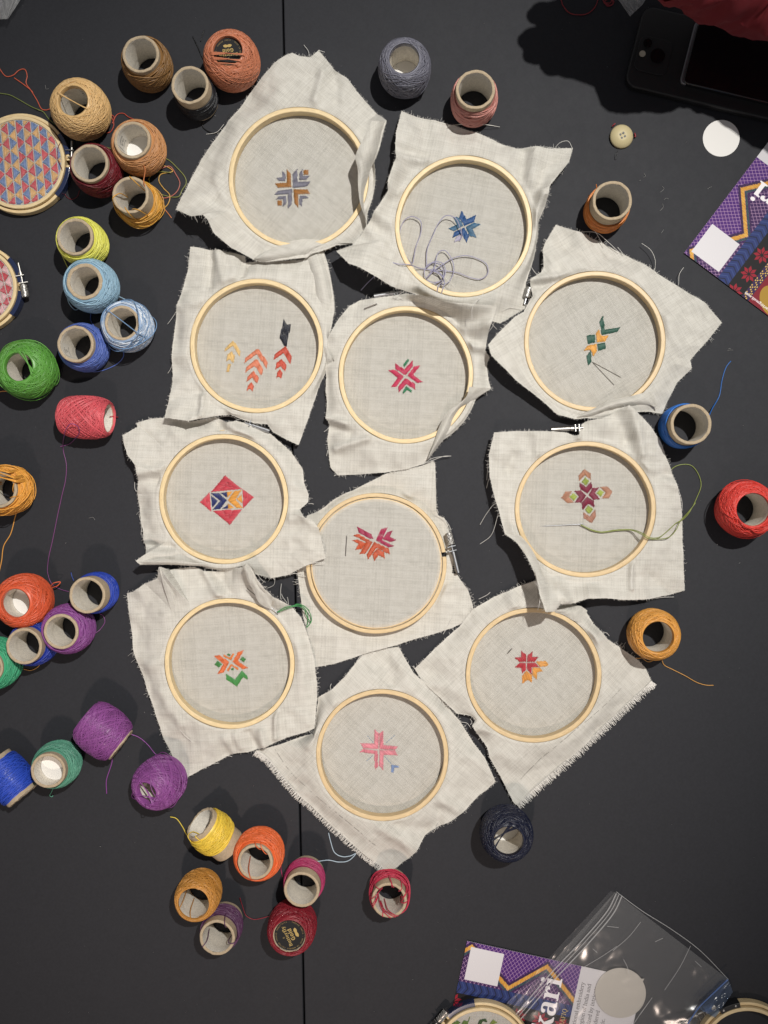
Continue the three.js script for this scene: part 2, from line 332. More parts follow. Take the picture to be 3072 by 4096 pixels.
  for (let i = 0; i < edge.length; i++) {
    const p = edge[i], q = edge[(i + 1) % edge.length], l = Math.hypot(q[0] - p[0], q[2] - p[2]), n = Math.max(0, Math.round(l / 0.00075 + rr(-0.5, 0.5)));
    const nx = (q[2] - p[2]) / (l || 1), nzz = -(q[0] - p[0]) / (l || 1);
    const rag = Math.max(0, nz(p[0] * 55, p[2] * 55, sd + 9)) * 2.2;
    for (let k = 0; k < n; k++) { const t = rnd(), pt = [lerp(p[0], q[0], t), lerp(p[1], q[1], t), lerp(p[2], q[2], t)]; if (rnd() < 0.55) fibre(pt, [nx * 0.9 + rr(-0.5, 0.5), nzz * 0.9 + rr(-0.5, 0.5)], rr(0.0006, 0.0012) + rag * rnd() * 0.003, 0.00013, rr(0, 0.0006)); }
  }
  for (const f of d.fringe ?? []) {
    const path = curve(f.map(L).map((p) => P(p[0], p[1], 0.0025).sub(org)), 480);
    for (let i = 0; i < 479; i += 1) { const a = path[i], b = path[i + 1], l = a.distanceTo(b); if (!l) continue; for (let k = 0; k < Math.max(1, Math.round(l / 0.0006)); k++) { const t = rnd(), s = f.side ?? 1, nx = s * (b.z - a.z) / l, nzz = -s * (b.x - a.x) / l, clump = 0.16 * Math.sin(i * 0.9 + 2 * nz(i * 0.3, sd)); fibre([lerp(a.x, b.x, t) - nx * 0.0014, 0.0028 + rr(0, 0.0006), lerp(a.z, b.z, t) - nzz * 0.0014], [nx + clump + rr(-0.08, 0.08), nzz + clump + rr(-0.08, 0.08)], rr(0.0046, 0.0064), 0.00027, 0); } }
  }
  for (const f of d.frays ?? []) fr.tube(curve(f.map(L).map((p) => P(p[0], p[1], (p[2] ?? 4) / 1000).sub(org)), 24), 0.0002, 4);
  if (fr.i.length) { const m = fr.build('frayed_edge', M.fibre, cloth); m.userData.kind = 'stuff'; }
  // stitched motif
  const ml = d.m ? tile(...d.m) : null;
  for (const [color, deg, ...pts] of d.patches ?? []) stitches('stitched_patch', pts.map(ml), dh + 0.0003, deg, color, cloth, org);
  for (const [color, ...pts] of d.basting ?? []) { const q = pts.map(ml).map((p) => P(p[0], p[1], dh + 0.0003).sub(org)), n = 4, b = new MB(); for (let k = 0; k < n; k++) b.tube([q[0].clone().lerp(q[1], (k + 0.1) / n), q[0].clone().lerp(q[1], (k + 0.75) / n)], 0.0003, 5); b.build('basting_stitch', floss(color), cloth); }
  for (const s of d.screws ?? []) screw(root, org, L(s.a), L(s.b), s.h, s.parts, s.metal);
  for (const f of d.drawn ?? []) { const path = curve(f.map(L).map((p) => P(p[0], p[1], 0.006).sub(org)), 60), b = new MB(); for (let k = 0; k < 60; k++) if (rnd() < 0.6) { const hh = clothHeight(rows, ang, path[k]); b.tube([V3(path[k].x, hh + 0.0003, path[k].z), V3(path[k + 1].x, hh + 0.0003, path[k + 1].z)], 0.00018, 4); } if (b.i.length) b.build('pulled_thread_line', floss('#8f8a82'), cloth); }
  return root;
}
function clothHeight(rows, ang, p) { const a = (Math.atan2(p.z, p.x) + Math.PI * 2) % (Math.PI * 2); let k = 0, best = 9; ang.forEach((v, i) => { const e = Math.abs(v - a); if (e < best) { best = e; k = i; } }); const row = rows[k], r = Math.hypot(p.x, p.z); let h = row[0][1], bd = 9; for (const q of row) { const e = Math.abs(Math.hypot(q[0], q[2]) - r); if (e < bd) { bd = e; h = q[1]; } } return h; }

// ---------------------------------------------------------------- the eleven hooped linens (outlines traced in enlarged crops of the photograph)
const GREY = '#6e6d7c', GOLD = '#9c682c';
hoop({ seed: 1, f: [680, 180, 0.5666], c: [907, 936], r: 495, turn: 38, edge: 3, pale: true,
  label: 'hooped linen stitched with a grey and golden brown cross, cloth rolled over the rim',
  outline: [[1050, 32], [1160, 180], [1250, 240], [1340, 350], [1460, 485], [1530, 540, 22], [1480, 720, 22], [1425, 870, 18], [1408, 940, 14], [1402, 1040, 12], [1395, 1140, 10], [1390, 1280, 6], [1300, 1400, 8], [1180, 1412, 10], [1080, 1432, 12], [1010, 1460, 12], [970, 1500, 12], [870, 1510, 11], [760, 1525, 10], [650, 1530, 10], [590, 1515, 12], [545, 1490, 14], [430, 1430, 20], [310, 1330, 27], [270, 1240, 33], [235, 1200, 35], [150, 1210, 32], [40, 1158, 22], [100, 1040, 12], [140, 960, 7], [180, 880], [270, 730], [370, 590], [480, 460], [560, 340], [650, 240], [740, 150], [830, 85], [870, 70], [920, 90], [990, 92]],
  flaps: [{ a: [[1425, 535], [1385, 620], [1325, 740], [1308, 790], [1325, 880], [1328, 1000], [1345, 1130], [1390, 1245]], b: [[1530, 540], [1500, 640], [1470, 760], [1420, 870], [1395, 950], [1368, 1060], [1375, 1180], [1392, 1282]], za: [36, 22], zb: [22, 9], bulge: 8 },
    { a: [[600, 1500], [680, 1450], [760, 1410], [850, 1385], [950, 1370], [1060, 1376], [1130, 1390], [1290, 1398]], b: [[590, 1515], [650, 1530], [760, 1525], [870, 1510], [970, 1498], [1010, 1462], [1090, 1430], [1290, 1404]], za: [10, 11], zb: [9, 9], bulge: 6 }],
  ridges: [[1080, 190, 1030, 410, 4, 4], [1160, 210, 1180, 420, -3, 5], [330, 950, 410, 1130, 3, 5], [380, 1250, 470, 1290, 3, 5], [620, 330, 760, 420, 2.5, 6], [900, 200, 900, 400, -2, 7]],
  frays: [[[945, 0, 2], [975, 40, 3], [988, 95, 4]], [[255, 630, 1], [330, 615, 2], [380, 560, 4]], [[1050, 35], [1075, 45], [1092, 50]], [[40, 1158, 8], [80, 1180, 8], [112, 1215, 6]]],
  m: [1080, 660, 0.1891], patches: [
    [GOLD, 20, [355, 95], [440, 185], [455, 470], [175, 480], [92, 390], [355, 375]], [GREY, 85, [262, 125], [330, 195], [330, 345], [185, 335], [140, 270], [262, 262]],
    [GREY, 80, [480, 185], [578, 80], [585, 355], [858, 350], [785, 450], [485, 488]], [GREY, 80, [625, 160], [690, 90], [692, 232], [835, 228], [775, 310], [622, 320]],
    [GOLD, 20, [710, 105], [815, 105], [812, 205], [712, 205]], [GREY, 85, [92, 635], [160, 550], [470, 505], [465, 830], [380, 925], [380, 615]],
    [GREY, 85, [130, 730], [185, 665], [340, 650], [345, 820], [275, 880], [275, 722]], [GOLD, 20, [152, 752], [248, 752], [255, 858], [165, 858]],
    [GOLD, 20, [495, 512], [790, 520], [858, 608], [600, 620], [600, 905], [515, 800]], [GREY, 85, [620, 648], [760, 650], [815, 700], [685, 715], [680, 885], [622, 830]]] });

hoop({ seed: 2, f: [1320, 420, 0.6028], c: [886, 804], r: 458, sx: 0.985, sz: 1.015, turn: 12, edge: 3, pale: true,
  label: 'hooped linen stitched with a blue star under a loose lilac thread',
  outline: [[475, 38, 15], [560, 65, 8], [720, 110], [830, 135], [960, 180], [1100, 240], [1235, 300, 4], [1380, 285, 9], [1500, 290, 10], [1612, 285, 10], [1590, 370, 18], [1530, 440, 23], [1460, 530, 24], [1450, 590, 20], [1425, 680, 9], [1380, 780, 6], [1368, 860, 5], [1365, 960, 4], [1340, 1060, 2], [1300, 1180, 1.5], [1295, 1350, 1.5], [1130, 1450, 1], [1060, 1430, 1], [900, 1390, 1], [700, 1330, 1], [560, 1255, 2], [420, 1210, 22], [330, 1160, 31], [200, 1080, 36], [120, 1050, 33], [42, 968, 22], [150, 930, 12], [240, 810, 12], [310, 690, 17], [385, 570, 20], [385, 500, 23], [425, 380, 24], [440, 355, 24], [432, 290, 22], [440, 170, 20]],
  ridges: [[430, 380, 640, 385, 4, 4], [450, 330, 640, 350, -3, 4], [1290, 320, 1270, 480, -4, 5], [1360, 320, 1340, 520, 4, 6], [390, 560, 480, 620, 3, 4], [300, 740, 450, 830, 3, 5], [240, 820, 420, 1010, 3, 4], [1400, 620, 1345, 800, 4, 4], [560, 200, 960, 240, 1.5, 7]],
  frays: [[[1240, 298, 5], [1330, 280, 8], [1420, 278, 9], [1500, 288, 10]], [[1495, 280, 10], [1530, 248, 13], [1580, 240, 13], [1608, 285, 11]], [[810, 135, 4], [900, 125, 8], [1010, 128, 8], [1125, 145, 3]], [[42, 968, 6], [60, 975, 5], [90, 1010, 4]], [[90, 1010, 5], [125, 1052, 3]], [[940, 1300, 4], [1000, 1250, 8], [1090, 1225, 8]], [[1100, 1270, 4], [1200, 1235, 5]], [[1140, 1370, 3], [1200, 1345, 5], [1270, 1358, 3]], [[760, 1140, 12], [800, 1180, 12], [830, 1210, 12]]],
  m: [1780, 820, 0.1681], patches: [
    ['#1d4f88', 70, [390, 125], [520, 340], [735, 235], [690, 405], [465, 495], [340, 300]], ['#3c6888', 25, [490, 525], [690, 415], [850, 465], [660, 575], [755, 780], [590, 735]],
    ['#1d4f88', 70, [400, 560], [455, 540], [575, 735], [515, 895], [390, 690]], ['#1d4f88', 70, [182, 780], [220, 640], [370, 575], [385, 690]],
    ['#3c6888', 25, [175, 260], [335, 310], [440, 490], [215, 625], [75, 560], [285, 465]], ['#a9a4ba', 60, [270, 760], [380, 700], [385, 790], [330, 850], [215, 885]]] });

hoop({ seed: 3, f: [640, 960, 0.4581], c: [840, 925], r: 585, turn: 4, edge: 4, pale: true,
  label: 'hooped linen stitched with cream, salmon and red arrows and one navy feather',
  outline: [[268, 60], [400, 75, 5], [520, 90, 6], [640, 120, 3], [740, 140, 2], [750, 200, 2], [860, 180, 2], [960, 185, 2], [1130, 180, 2], [1270, 175, 3], [1290, 120, 4], [1420, 95, 5], [1460, 200, 7], [1500, 400, 8], [1525, 600, 8], [1490, 800, 7], [1430, 950, 5], [1440, 1150, 5], [1400, 1250, 6], [1300, 1550, 9], [1210, 1790, 9], [1100, 1740, 9], [990, 1680, 9], [940, 1610, 9], [830, 1600, 9], [700, 1560, 9], [620, 1525, 9], [500, 1535, 14], [410, 1550, 21], [250, 1580, 25], [45, 1555, 17], [75, 1420, 13], [105, 1250, 11], [105, 1100, 8], [120, 850, 4], [160, 580, 4], [200, 450, 4], [250, 250, 3]],
  flaps: [{ a: [[1275, 160], [1300, 260], [1325, 360], [1345, 480], [1375, 620], [1400, 740]], b: [[1430, 95], [1468, 220], [1500, 380], [1524, 560], [1500, 720], [1440, 880]], za: [5, 9], zb: [4, 4], bulge: 8 }],
  ridges: [[430, 100, 440, 400, -4, 4], [500, 120, 560, 360, 4, 5], [640, 140, 640, 340, 3, 5], [740, 160, 720, 330, -3, 4], [170, 560, 350, 560, 3, 6], [120, 1050, 260, 1000, 2, 6], [390, 1380, 395, 1540, 5, 3], [330, 1340, 240, 1560, -2, 7], [610, 1470, 640, 1530, 3, 3], [1150, 1500, 1050, 1650, 2, 7]],
  frays: [[[65, 735, 1], [100, 690, 3], [145, 620, 5]], [[68, 1165, 1], [90, 1130, 3], [108, 1090, 5]], [[245, 160, 2], [252, 220, 4], [240, 300, 4]], [[500, 1550, 6], [600, 1540, 6], [690, 1570, 6]]],
  m: [880, 1260, 0.3151], patches: [
    ['#d8b269', 60, [170, 320], [262, 465], [250, 530], [165, 390], [58, 465], [65, 425]], ['#d8b269', 70, [150, 460], [190, 520], [170, 610], [125, 565], [82, 585], [95, 500]], ['#d8b269', 80, [100, 620], [140, 625], [115, 725], [82, 720]],
    ['#d87a54', 60, [470, 430], [500, 440], [605, 600], [592, 685], [470, 495], [312, 610], [322, 545]], ['#d87a54', 60, [455, 560], [480, 570], [550, 690], [530, 772], [440, 645], [322, 730], [335, 660]], ['#d66a45', 60, [425, 705], [495, 800], [470, 878], [415, 790], [340, 845], [350, 785]], ['#d05a38', 60, [400, 850], [432, 905], [412, 972], [380, 935], [340, 960], [355, 895]],
    ['#c9472a', 60, [830, 395], [912, 530], [895, 622], [805, 485], [682, 570], [695, 500]], ['#c9472a', 60, [785, 555], [845, 640], [828, 722], [770, 650], [706, 690], [715, 610]], ['#c9472a', 60, [760, 690], [795, 740], [775, 815], [745, 780], [718, 805], [728, 725]],
    ['#161b2a', 99, [808, 45], [850, 120], [903, 118], [845, 400], [815, 395], [758, 290]]] });

hoop({ seed: 4, f: [1260, 1120, 0.4822], c: [752, 787], r: 562, sx: 0.992, sz: 1.008, turn: 3, edge: 4, pale: true,
  label: 'hoop of white linen stitched with a pink eight-pointed flower and two green leaves',
  outline: [[640, 130, 9], [500, 150, 8], [370, 165, 7], [290, 215, 6], [190, 340, 6], [110, 490, 7], [78, 550, 8], [115, 640, 8], [78, 705, 8], [95, 800, 6], [90, 920, 5], [100, 1000, 5], [90, 1150, 7], [120, 1180, 6], [100, 1320, 4], [120, 1500, 4], [130, 1560, 4], [190, 1620, 4], [400, 1610, 4], [600, 1595, 4], [760, 1570, 5], [890, 1530, 6], [945, 1480, 7], [1020, 1380, 8], [1110, 1262, 9], [1180, 1150, 9], [1290, 1020, 10], [1400, 940, 8], [1460, 900, 7], [1440, 830, 4], [1425, 700, 4], [1450, 640, 5], [1410, 590, 8], [1440, 420, 24], [1470, 340, 30], [1510, 215, 33], [1330, 200, 38], [1050, 175, 38], [860, 130, 26], [760, 112, 16], [700, 122, 10]],
  flaps: [{ a: [[938, 1472], [990, 1335], [1040, 1195], [1110, 1085], [1190, 1030], [1258, 962], [1280, 885]], b: [[945, 1482], [1022, 1380], [1110, 1262], [1150, 1150], [1200, 1070], [1290, 1010], [1460, 900]], za: [12, 24], zb: [9, 12], bulge: 6 },
    { a: [[85, 545], [120, 600], [160, 668]], b: [[80, 705], [110, 700], [160, 680]], za: 14, zb: 9, bulge: 2 }],
  ridges: [[290, 230, 170, 470, 3, 6], [100, 1150, 260, 1200, 5, 4], [110, 1210, 300, 1270, -3, 4], [170, 1400, 440, 1320, 4, 3.5], [480, 1450, 520, 1580, 2, 7], [1290, 560, 1410, 590, 5, 4], [1240, 420, 1430, 410, 4, 5], [900, 150, 1000, 230, 4, 6]],
  frays: [[[75, 1260, 3], [100, 1240, 4], [120, 1215, 5]], [[95, 1460, 3], [100, 1440, 4], [105, 1410, 4]], [[870, 1535, 6], [990, 1490, 8], [1070, 1462, 8], [1130, 1460, 6]], [[650, 135, 12], [690, 155, 14], [720, 150, 14]], [[660, 160, 13], [700, 120, 14], [740, 95, 14]], [[640, 145, 13], [700, 140, 14], [730, 165, 13]], [[1300, 330, 34], [1310, 210, 39], [1370, 150, 36], [1400, 100, 26]], [[1450, 345, 16], [1490, 390, 12], [1510, 410, 8]], [[1490, 340, 16], [1470, 390, 12], [1440, 430, 8]]],
  m: [1540, 1420, 0.1681], patches: [
    ['#c02050', 40, [240, 185], [455, 345], [655, 130], [668, 265], [490, 485], [245, 325]], ['#c02050', -40, [700, 270], [850, 245], [680, 460], [720, 510], [898, 640], [770, 670], [530, 490]],
    ['#c02050', 40, [485, 545], [715, 690], [722, 830], [510, 690], [330, 890], [315, 750]], ['#c02050', -20, [75, 365], [240, 345], [450, 510], [280, 745], [135, 775], [300, 545]],
    ['#1f7a50', 100, [560, 75], [565, 145], [460, 290], [438, 250], [450, 200]], ['#1f7a50', 70, [510, 740], [640, 840], [635, 900], [530, 830], [430, 920], [428, 850]]],
  screws: [{ a: [490, 134], b: [720, 96], h: 0.008, parts: [['sleeve', 0, 0.55], ['nut', 0.58, 0.7], ['flange', 0.72, 0.74], ['rod', 0.5, 1], ['flange', 0.82, 0.84]] }] });

hoop({ seed: 5, f: [1940, 880, 0.6028], c: [728, 806], r: 461, turn: 58, edge: 3,
  label: 'hooped linen stitched with dark green and amber zigzags, a dark needle standing in it',
  outline: [[470, 32], [640, 90], [780, 150], [950, 240], [1130, 345], [1290, 440], [1470, 560], [1572, 680], [1540, 720], [1440, 840], [1355, 935], [1365, 990, 4], [1275, 1080, 5], [1230, 1170, 6], [1180, 1285, 7], [1090, 1270, 8], [1000, 1275, 9], [900, 1285, 9], [800, 1300, 10], [700, 1310, 11], [600, 1322, 13], [480, 1290, 14], [380, 1200, 17], [200, 1060, 20], [40, 900, 20], [20, 830, 17], [100, 740, 12], [200, 640, 11], [330, 570, 11], [310, 460, 9], [295, 400, 10], [370, 350, 8], [385, 320, 7], [380, 200, 5], [400, 150, 4]],
  flaps: [{ a: [[640, 1285], [740, 1240], [820, 1200], [960, 1170], [1040, 1150], [1112, 1138]], b: [[600, 1320], [720, 1302], [830, 1262], [950, 1242], [1080, 1225], [1150, 1252]], za: [11, 15], zb: [10, 11], bulge: 8 }],
  ridges: [[300, 400, 540, 385, 5, 4], [320, 440, 480, 440, -3, 4], [540, 150, 720, 290, -2.5, 7], [440, 240, 640, 320, 2, 8], [1150, 480, 1210, 600, -2.5, 6], [1200, 650, 1500, 760, 2.5, 6], [1170, 700, 1370, 960, 2, 5], [80, 780, 260, 760, 2, 8]],
  frays: [[[640, 78, 6], [740, 85, 8], [810, 140, 7], [890, 215, 4]], [[690, 20, 5], [740, 90, 6], [790, 178, 4]], [[1040, 155, 6], [1100, 200, 8], [1130, 270, 7], [1125, 345, 4]], [[880, 180, 4], [900, 205, 4], [920, 230, 4]], [[1318, 315, 4], [1290, 360, 6], [1285, 430, 4]], [[300, 300, 4], [330, 345, 5], [360, 375, 6]], [[495, 1265, 3], [515, 1290, 4], [530, 1305, 3]]],
  m: [2320, 1250, 0.2362], patches: [
    ['#2b5a4b', 75, [388, 50], [425, 290], [680, 250], [640, 325], [370, 385], [330, 150]], ['#e3a032', 60, [320, 285], [355, 395], [480, 390], [425, 495], [290, 505], [268, 355]], ['#2b5a4b', 80, [110, 390], [250, 370], [262, 505], [135, 535]],
    ['#2b5a4b', 80, [290, 530], [425, 510], [435, 615], [310, 650]], ['#e3a032', 60, [278, 530], [285, 650], [228, 745], [185, 635], [65, 645], [130, 560]], ['#2b5a4b', 80, [180, 645], [200, 830], [140, 900], [108, 735]]],
  screws: [{ a: [262, 560], b: [296, 440], h: 0.004, parts: [['rod', 0, 1], ['knob', 0.35, 0.95]] }] });

hoop({ seed: 6, f: [460, 1640, 0.5425], c: [800, 657], r: 481, turn: 2, edge: 4, pale: true,
  label: 'hoop of white linen stitched with a red diamond around navy and amber chevrons',
  outline: [[50, 185, 14], [170, 125, 6], [160, 100, 4], [270, 65, 2], [370, 60, 1.5], [560, 85, 1.5], [740, 50, 6], [830, 95, 9], [900, 80, 8], [1000, 110, 8], [1150, 180, 7], [1300, 310, 5], [1380, 430, 5], [1395, 540, 5], [1430, 620, 6], [1425, 680, 7], [1365, 735, 9], [1400, 790, 16], [1465, 820, 18], [1500, 870, 19], [1555, 1090, 19], [1400, 1150, 17], [1280, 1215, 9], [1150, 1240, 8], [1040, 1210, 7], [990, 1160, 7], [800, 1155, 7], [640, 1145, 7], [400, 1140, 14], [190, 1138, 27], [160, 1110, 28], [240, 1098, 22], [235, 1040, 6], [215, 960, 5], [210, 900, 5], [175, 740, 5], [165, 620, 5], [170, 480, 16], [140, 400, 23], [85, 330, 22], [60, 250, 17]],
  flaps: [{ a: [[165, 1103], [280, 1098], [420, 1102], [560, 1122], [720, 1142]], b: [[185, 1140], [300, 1141], [420, 1141], [560, 1148], [720, 1152]], za: [28, 12], zb: [27, 9], bulge: 4 }],
  ridges: [[175, 480, 370, 430, 4, 4], [190, 520, 340, 520, -3, 5], [250, 1040, 440, 1060, 3, 4], [220, 1000, 420, 1010, -2, 4], [850, 110, 1000, 200, 4, 5], [770, 120, 830, 180, -4, 5], [1300, 800, 1400, 790, 3, 5], [230, 950, 380, 960, 2, 4], [1290, 960, 1440, 860, 2.5, 6], [1340, 560, 1400, 600, 2, 4]],
  frays: [[[160, 500, 6], [200, 540, 6], [215, 590, 5], [175, 630, 4]], [[145, 530, 4], [150, 590, 4], [200, 630, 5]], [[180, 780, 4], [195, 850, 4], [192, 920, 3]], [[1425, 692, 7], [1450, 690, 8], [1465, 695, 7]], [[1400, 1148, 19], [1470, 1128, 20], [1550, 1128, 19]], [[1280, 1215, 9], [1340, 1205, 9], [1410, 1228, 6]], [[1180, 1235, 8], [1170, 1290, 4], [1120, 1315, 2]], [[1050, 1215, 8], [1090, 1260, 5], [1110, 1270, 3]], [[220, 85, 5], [250, 68, 6], [272, 58, 6]]],
  m: [790, 1890, 0.2521], patches: [
    ['#c83a4b', 8, [437, 45], [705, 260], [215, 310]], ['#c83a4b', 85, [715, 260], [895, 390], [725, 570]], ['#c83a4b', -5, [245, 610], [715, 580], [515, 830]], ['#c83a4b', 85, [40, 470], [192, 310], [218, 620]],
    ['#1c2a66', 85, [215, 330], [340, 325], [465, 440], [360, 580], [240, 590], [360, 450]], ['#1c2a66', 85, [215, 365], [320, 450], [240, 560]], ['#1c2a66', 85, [370, 322], [465, 310], [465, 400]], ['#1c2a66', 85, [395, 575], [480, 510], [480, 570]],
    ['#dc962a', -8, [468, 310], [560, 300], [475, 400]], ['#dc962a', -20, [580, 300], [700, 275], [605, 430], [720, 560], [620, 560], [480, 440]], ['#dc962a', 85, [700, 345], [710, 490], [625, 420]], ['#dc962a', -8, [485, 570], [480, 490], [590, 560]]],
  screws: [{ a: [1140, 155], b: [960, 95], h: 0.007, parts: [['sleeve', 0, 0.55], ['nut', 0.58, 0.7], ['rod', 0.5, 1], ['flange', 0.78, 0.8]] }] });

hoop({ seed: 7, f: [1920, 1600, 0.5425], c: [776, 807], r: 505, sx: 1.017, sz: 0.984, turn: 2, edge: 4,
  label: 'hooped linen stitched with a maroon, tan and lime cross, threaded needle on it',
  outline: [[105, 240, 16], [240, 230, 14], [420, 230, 12], [530, 232, 11], [640, 240, 10], [720, 275, 10], [750, 180, 9], [800, 150, 10], [900, 135, 12], [960, 110, 14], [1090, 42, 18], [1200, 130, 16], [1260, 200, 14], [1330, 310, 11], [1370, 420, 9], [1430, 560, 7], [1470, 720, 5], [1495, 900, 4], [1495, 1180, 4], [1505, 1405, 4], [1400, 1440, 5], [1250, 1470, 14], [1060, 1475, 20], [900, 1460, 25], [800, 1465, 27], [700, 1500, 24], [590, 1505, 28], [550, 1558, 36], [480, 1560, 44], [440, 1440, 46], [410, 1290, 42], [340, 1150, 35], [270, 1050, 29], [185, 990, 25], [160, 900, 22], [140, 820, 18], [110, 730, 17], [70, 560, 16], [65, 400, 16]],
  flaps: [{ a: [[185, 990], [270, 1052], [340, 1150], [405, 1290], [440, 1440], [470, 1550]], b: [[300, 1000], [360, 1070], [420, 1170], [470, 1290], [540, 1400], [600, 1440]], za: [25, 45], zb: [17, 26], bulge: 5 }],
  ridges: [[240, 420, 200, 520, -3, 5], [400, 260, 420, 440, 2.5, 4], [1000, 130, 1080, 300, -5, 6], [1100, 80, 1180, 400, 5, 5], [1200, 480, 1440, 640, 3, 5], [1290, 560, 1420, 560, -3, 5], [1105, 1210, 1100, 1380, 4, 2.5], [560, 1380, 620, 1460, 5, 4], [800, 1400, 830, 1460, 2, 5], [930, 1400, 960, 1460, -2, 5], [730, 200, 715, 290, 3, 3]],
  frays: [[[0, 920, 2], [40, 850, 5], [110, 755, 12]], [[0, 1062, 1], [80, 1000, 4], [135, 840, 14]], [[60, 440, 12], [55, 520, 8], [50, 590, 3]], [[75, 560, 12], [60, 600, 8], [48, 650, 3]], [[1460, 650, 4], [1490, 760, 3], [1480, 880, 4]], [[1270, 1465, 5], [1350, 1455, 4], [1430, 1452, 3]], [[1000, 1465, 6], [1040, 1475, 5], [1070, 1477, 4]], [[440, 1480, 46], [435, 1520, 44], [425, 1548, 38]], [[410, 1260, 42], [440, 1400, 46], [442, 1500, 46]], [[1360, 390, 8], [1365, 410, 8], [1370, 430, 8]], [[595, 85, 4], [610, 105, 4], [625, 122, 3]], [[1500, 1330, 4], [1508, 1370, 3], [1506, 1408, 3]]],
  m: [2230, 1860, 0.2416], patches: [
    ['#b07a5c', 60, [440, 65], [550, 140], [552, 245], [455, 165], [360, 270], [348, 180]], ['#8f9f36', 60, [460, 205], [520, 265], [475, 345], [400, 275]], ['#7d1a3a', 90, [365, 290], [475, 365], [562, 265], [575, 375], [495, 475], [375, 400]],
    ['#7d1a3a', -15, [580, 380], [690, 370], [620, 465], [705, 565], [590, 575], [510, 500]], ['#9bab3c', 100, [705, 405], [765, 450], [715, 525], [645, 465]], ['#b07a5c', -25, [705, 365], [825, 355], [910, 440], [850, 550], [730, 555], [795, 460]],
    ['#7d1a3a', 70, [490, 525], [600, 585], [615, 710], [510, 640], [420, 745], [395, 625]], ['#8f9f36', 50, [510, 665], [590, 735], [530, 815], [455, 740]], ['#a97660', 50, [625, 740], [640, 850], [565, 965], [435, 880], [420, 770], [530, 850]],
    ['#7d1a3a', 20, [272, 430], [385, 420], [480, 505], [395, 620], [285, 620], [355, 520]], ['#9bab3c', -30, [262, 465], [335, 520], [270, 590], [200, 525]], ['#b07a5c', -40, [60, 545], [135, 435], [250, 432], [185, 525], [275, 620], [160, 632]]],
  screws: [{ a: [525, 218], b: [760, 205], h: 0.0105, metal: M.dullSteel, parts: [['sleeve', 0, 0.57], ['nut', 0.6, 0.7], ['rod', 0.5, 1], ['flange', 0.74, 0.76], ['flange', 0.86, 0.88]] }] });

hoop({ seed: 8, f: [1140, 1820, 0.4943], c: [737, 878], r: 571, turn: 3, edge: 1.2, up: true, wall: 0.0036, gap: [-0.092, Math.PI * 2 - 0.075], amp: 1.0,
  label: 'hooped linen flush with its rim, stitched with a magenta and orange half flower',
  outline: [[1200, 45, 3], [1215, 70, 3], [1222, 300, 3], [1225, 450, 3], [1240, 490], [1290, 510], [1330, 600], [1345, 720], [1340, 960], [1390, 965], [1420, 1010], [1480, 1090, 2], [1510, 1180, 3], [1525, 1250, 3], [1500, 1330, 3], [1350, 1400, 3], [1200, 1450, 3], [1050, 1490, 4], [900, 1540, 5], [700, 1590, 5], [560, 1640, 4], [400, 1690, 3], [240, 1720, 2], [200, 1500, 2], [150, 1320, 2], [100, 950, 1.2], [110, 800, 1.2], [140, 620, 1.2], [180, 490, 2], [260, 460, 3], [400, 370, 3], [600, 260, 3], [820, 150, 3], [900, 130, 3], [1100, 90, 3]],
  ridges: [[1090, 240, 1000, 330, 2.5, 6], [1240, 1100, 1480, 1050, 3, 5], [260, 1450, 520, 1440, 2, 7], [460, 1480, 560, 1600, -1, 6], [1250, 1180, 1450, 1260, 1.5, 7]],
  frays: [[[1120, 70, 4], [1200, 25, 6], [1340, 8, 4]], [[1220, 490, 3], [1290, 520, 6], [1340, 600, 6], [1340, 640, 5]], [[1230, 440, 3], [1238, 470, 3], [1225, 490, 3]], [[1470, 1080, 3], [1485, 1085, 3], [1498, 1084, 2]], [[1280, 1450, 3], [1330, 1360, 5], [1380, 1270, 4]], [[0, 965, 8], [80, 958, 8], [170, 985, 6]], [[80, 1030, 2], [110, 1045, 3], [130, 1055, 3]]],
  m: [1370, 2090, 0.2416], patches: [
    ['#a6244e', 28, [240, 65], [480, 195], [520, 290], [265, 165]], ['#a6244e', 115, [640, 105], [750, 80], [650, 285], [850, 390], [770, 415], [555, 300]], ['#a6244e', 70, [740, 165], [830, 135], [785, 235], [885, 290], [790, 325], [665, 270]],
    ['#c24d1d', 20, [175, 210], [265, 190], [500, 325], [385, 515], [280, 520], [390, 325], [370, 310]], ['#c24d1d', 75, [155, 295], [255, 280], [385, 340], [320, 440], [215, 450], [265, 350]], ['#c24d1d', 35, [525, 320], [765, 430], [785, 530], [565, 420], [425, 610], [400, 530]], ['#c24d1d', 45, [570, 430], [690, 490], [705, 595], [600, 540], [530, 635], [495, 530]]],
  screws: [{ a: [1322, 630], b: [1402, 952], h: 0.0075, parts: [['knob', 0, 0.3], ['rod', 0.28, 0.6], ['flange', 0.33, 0.342], ['flange', 0.44, 0.452], ['nut', 0.47, 0.57], ['sleeve', 0.57, 1]] }] });

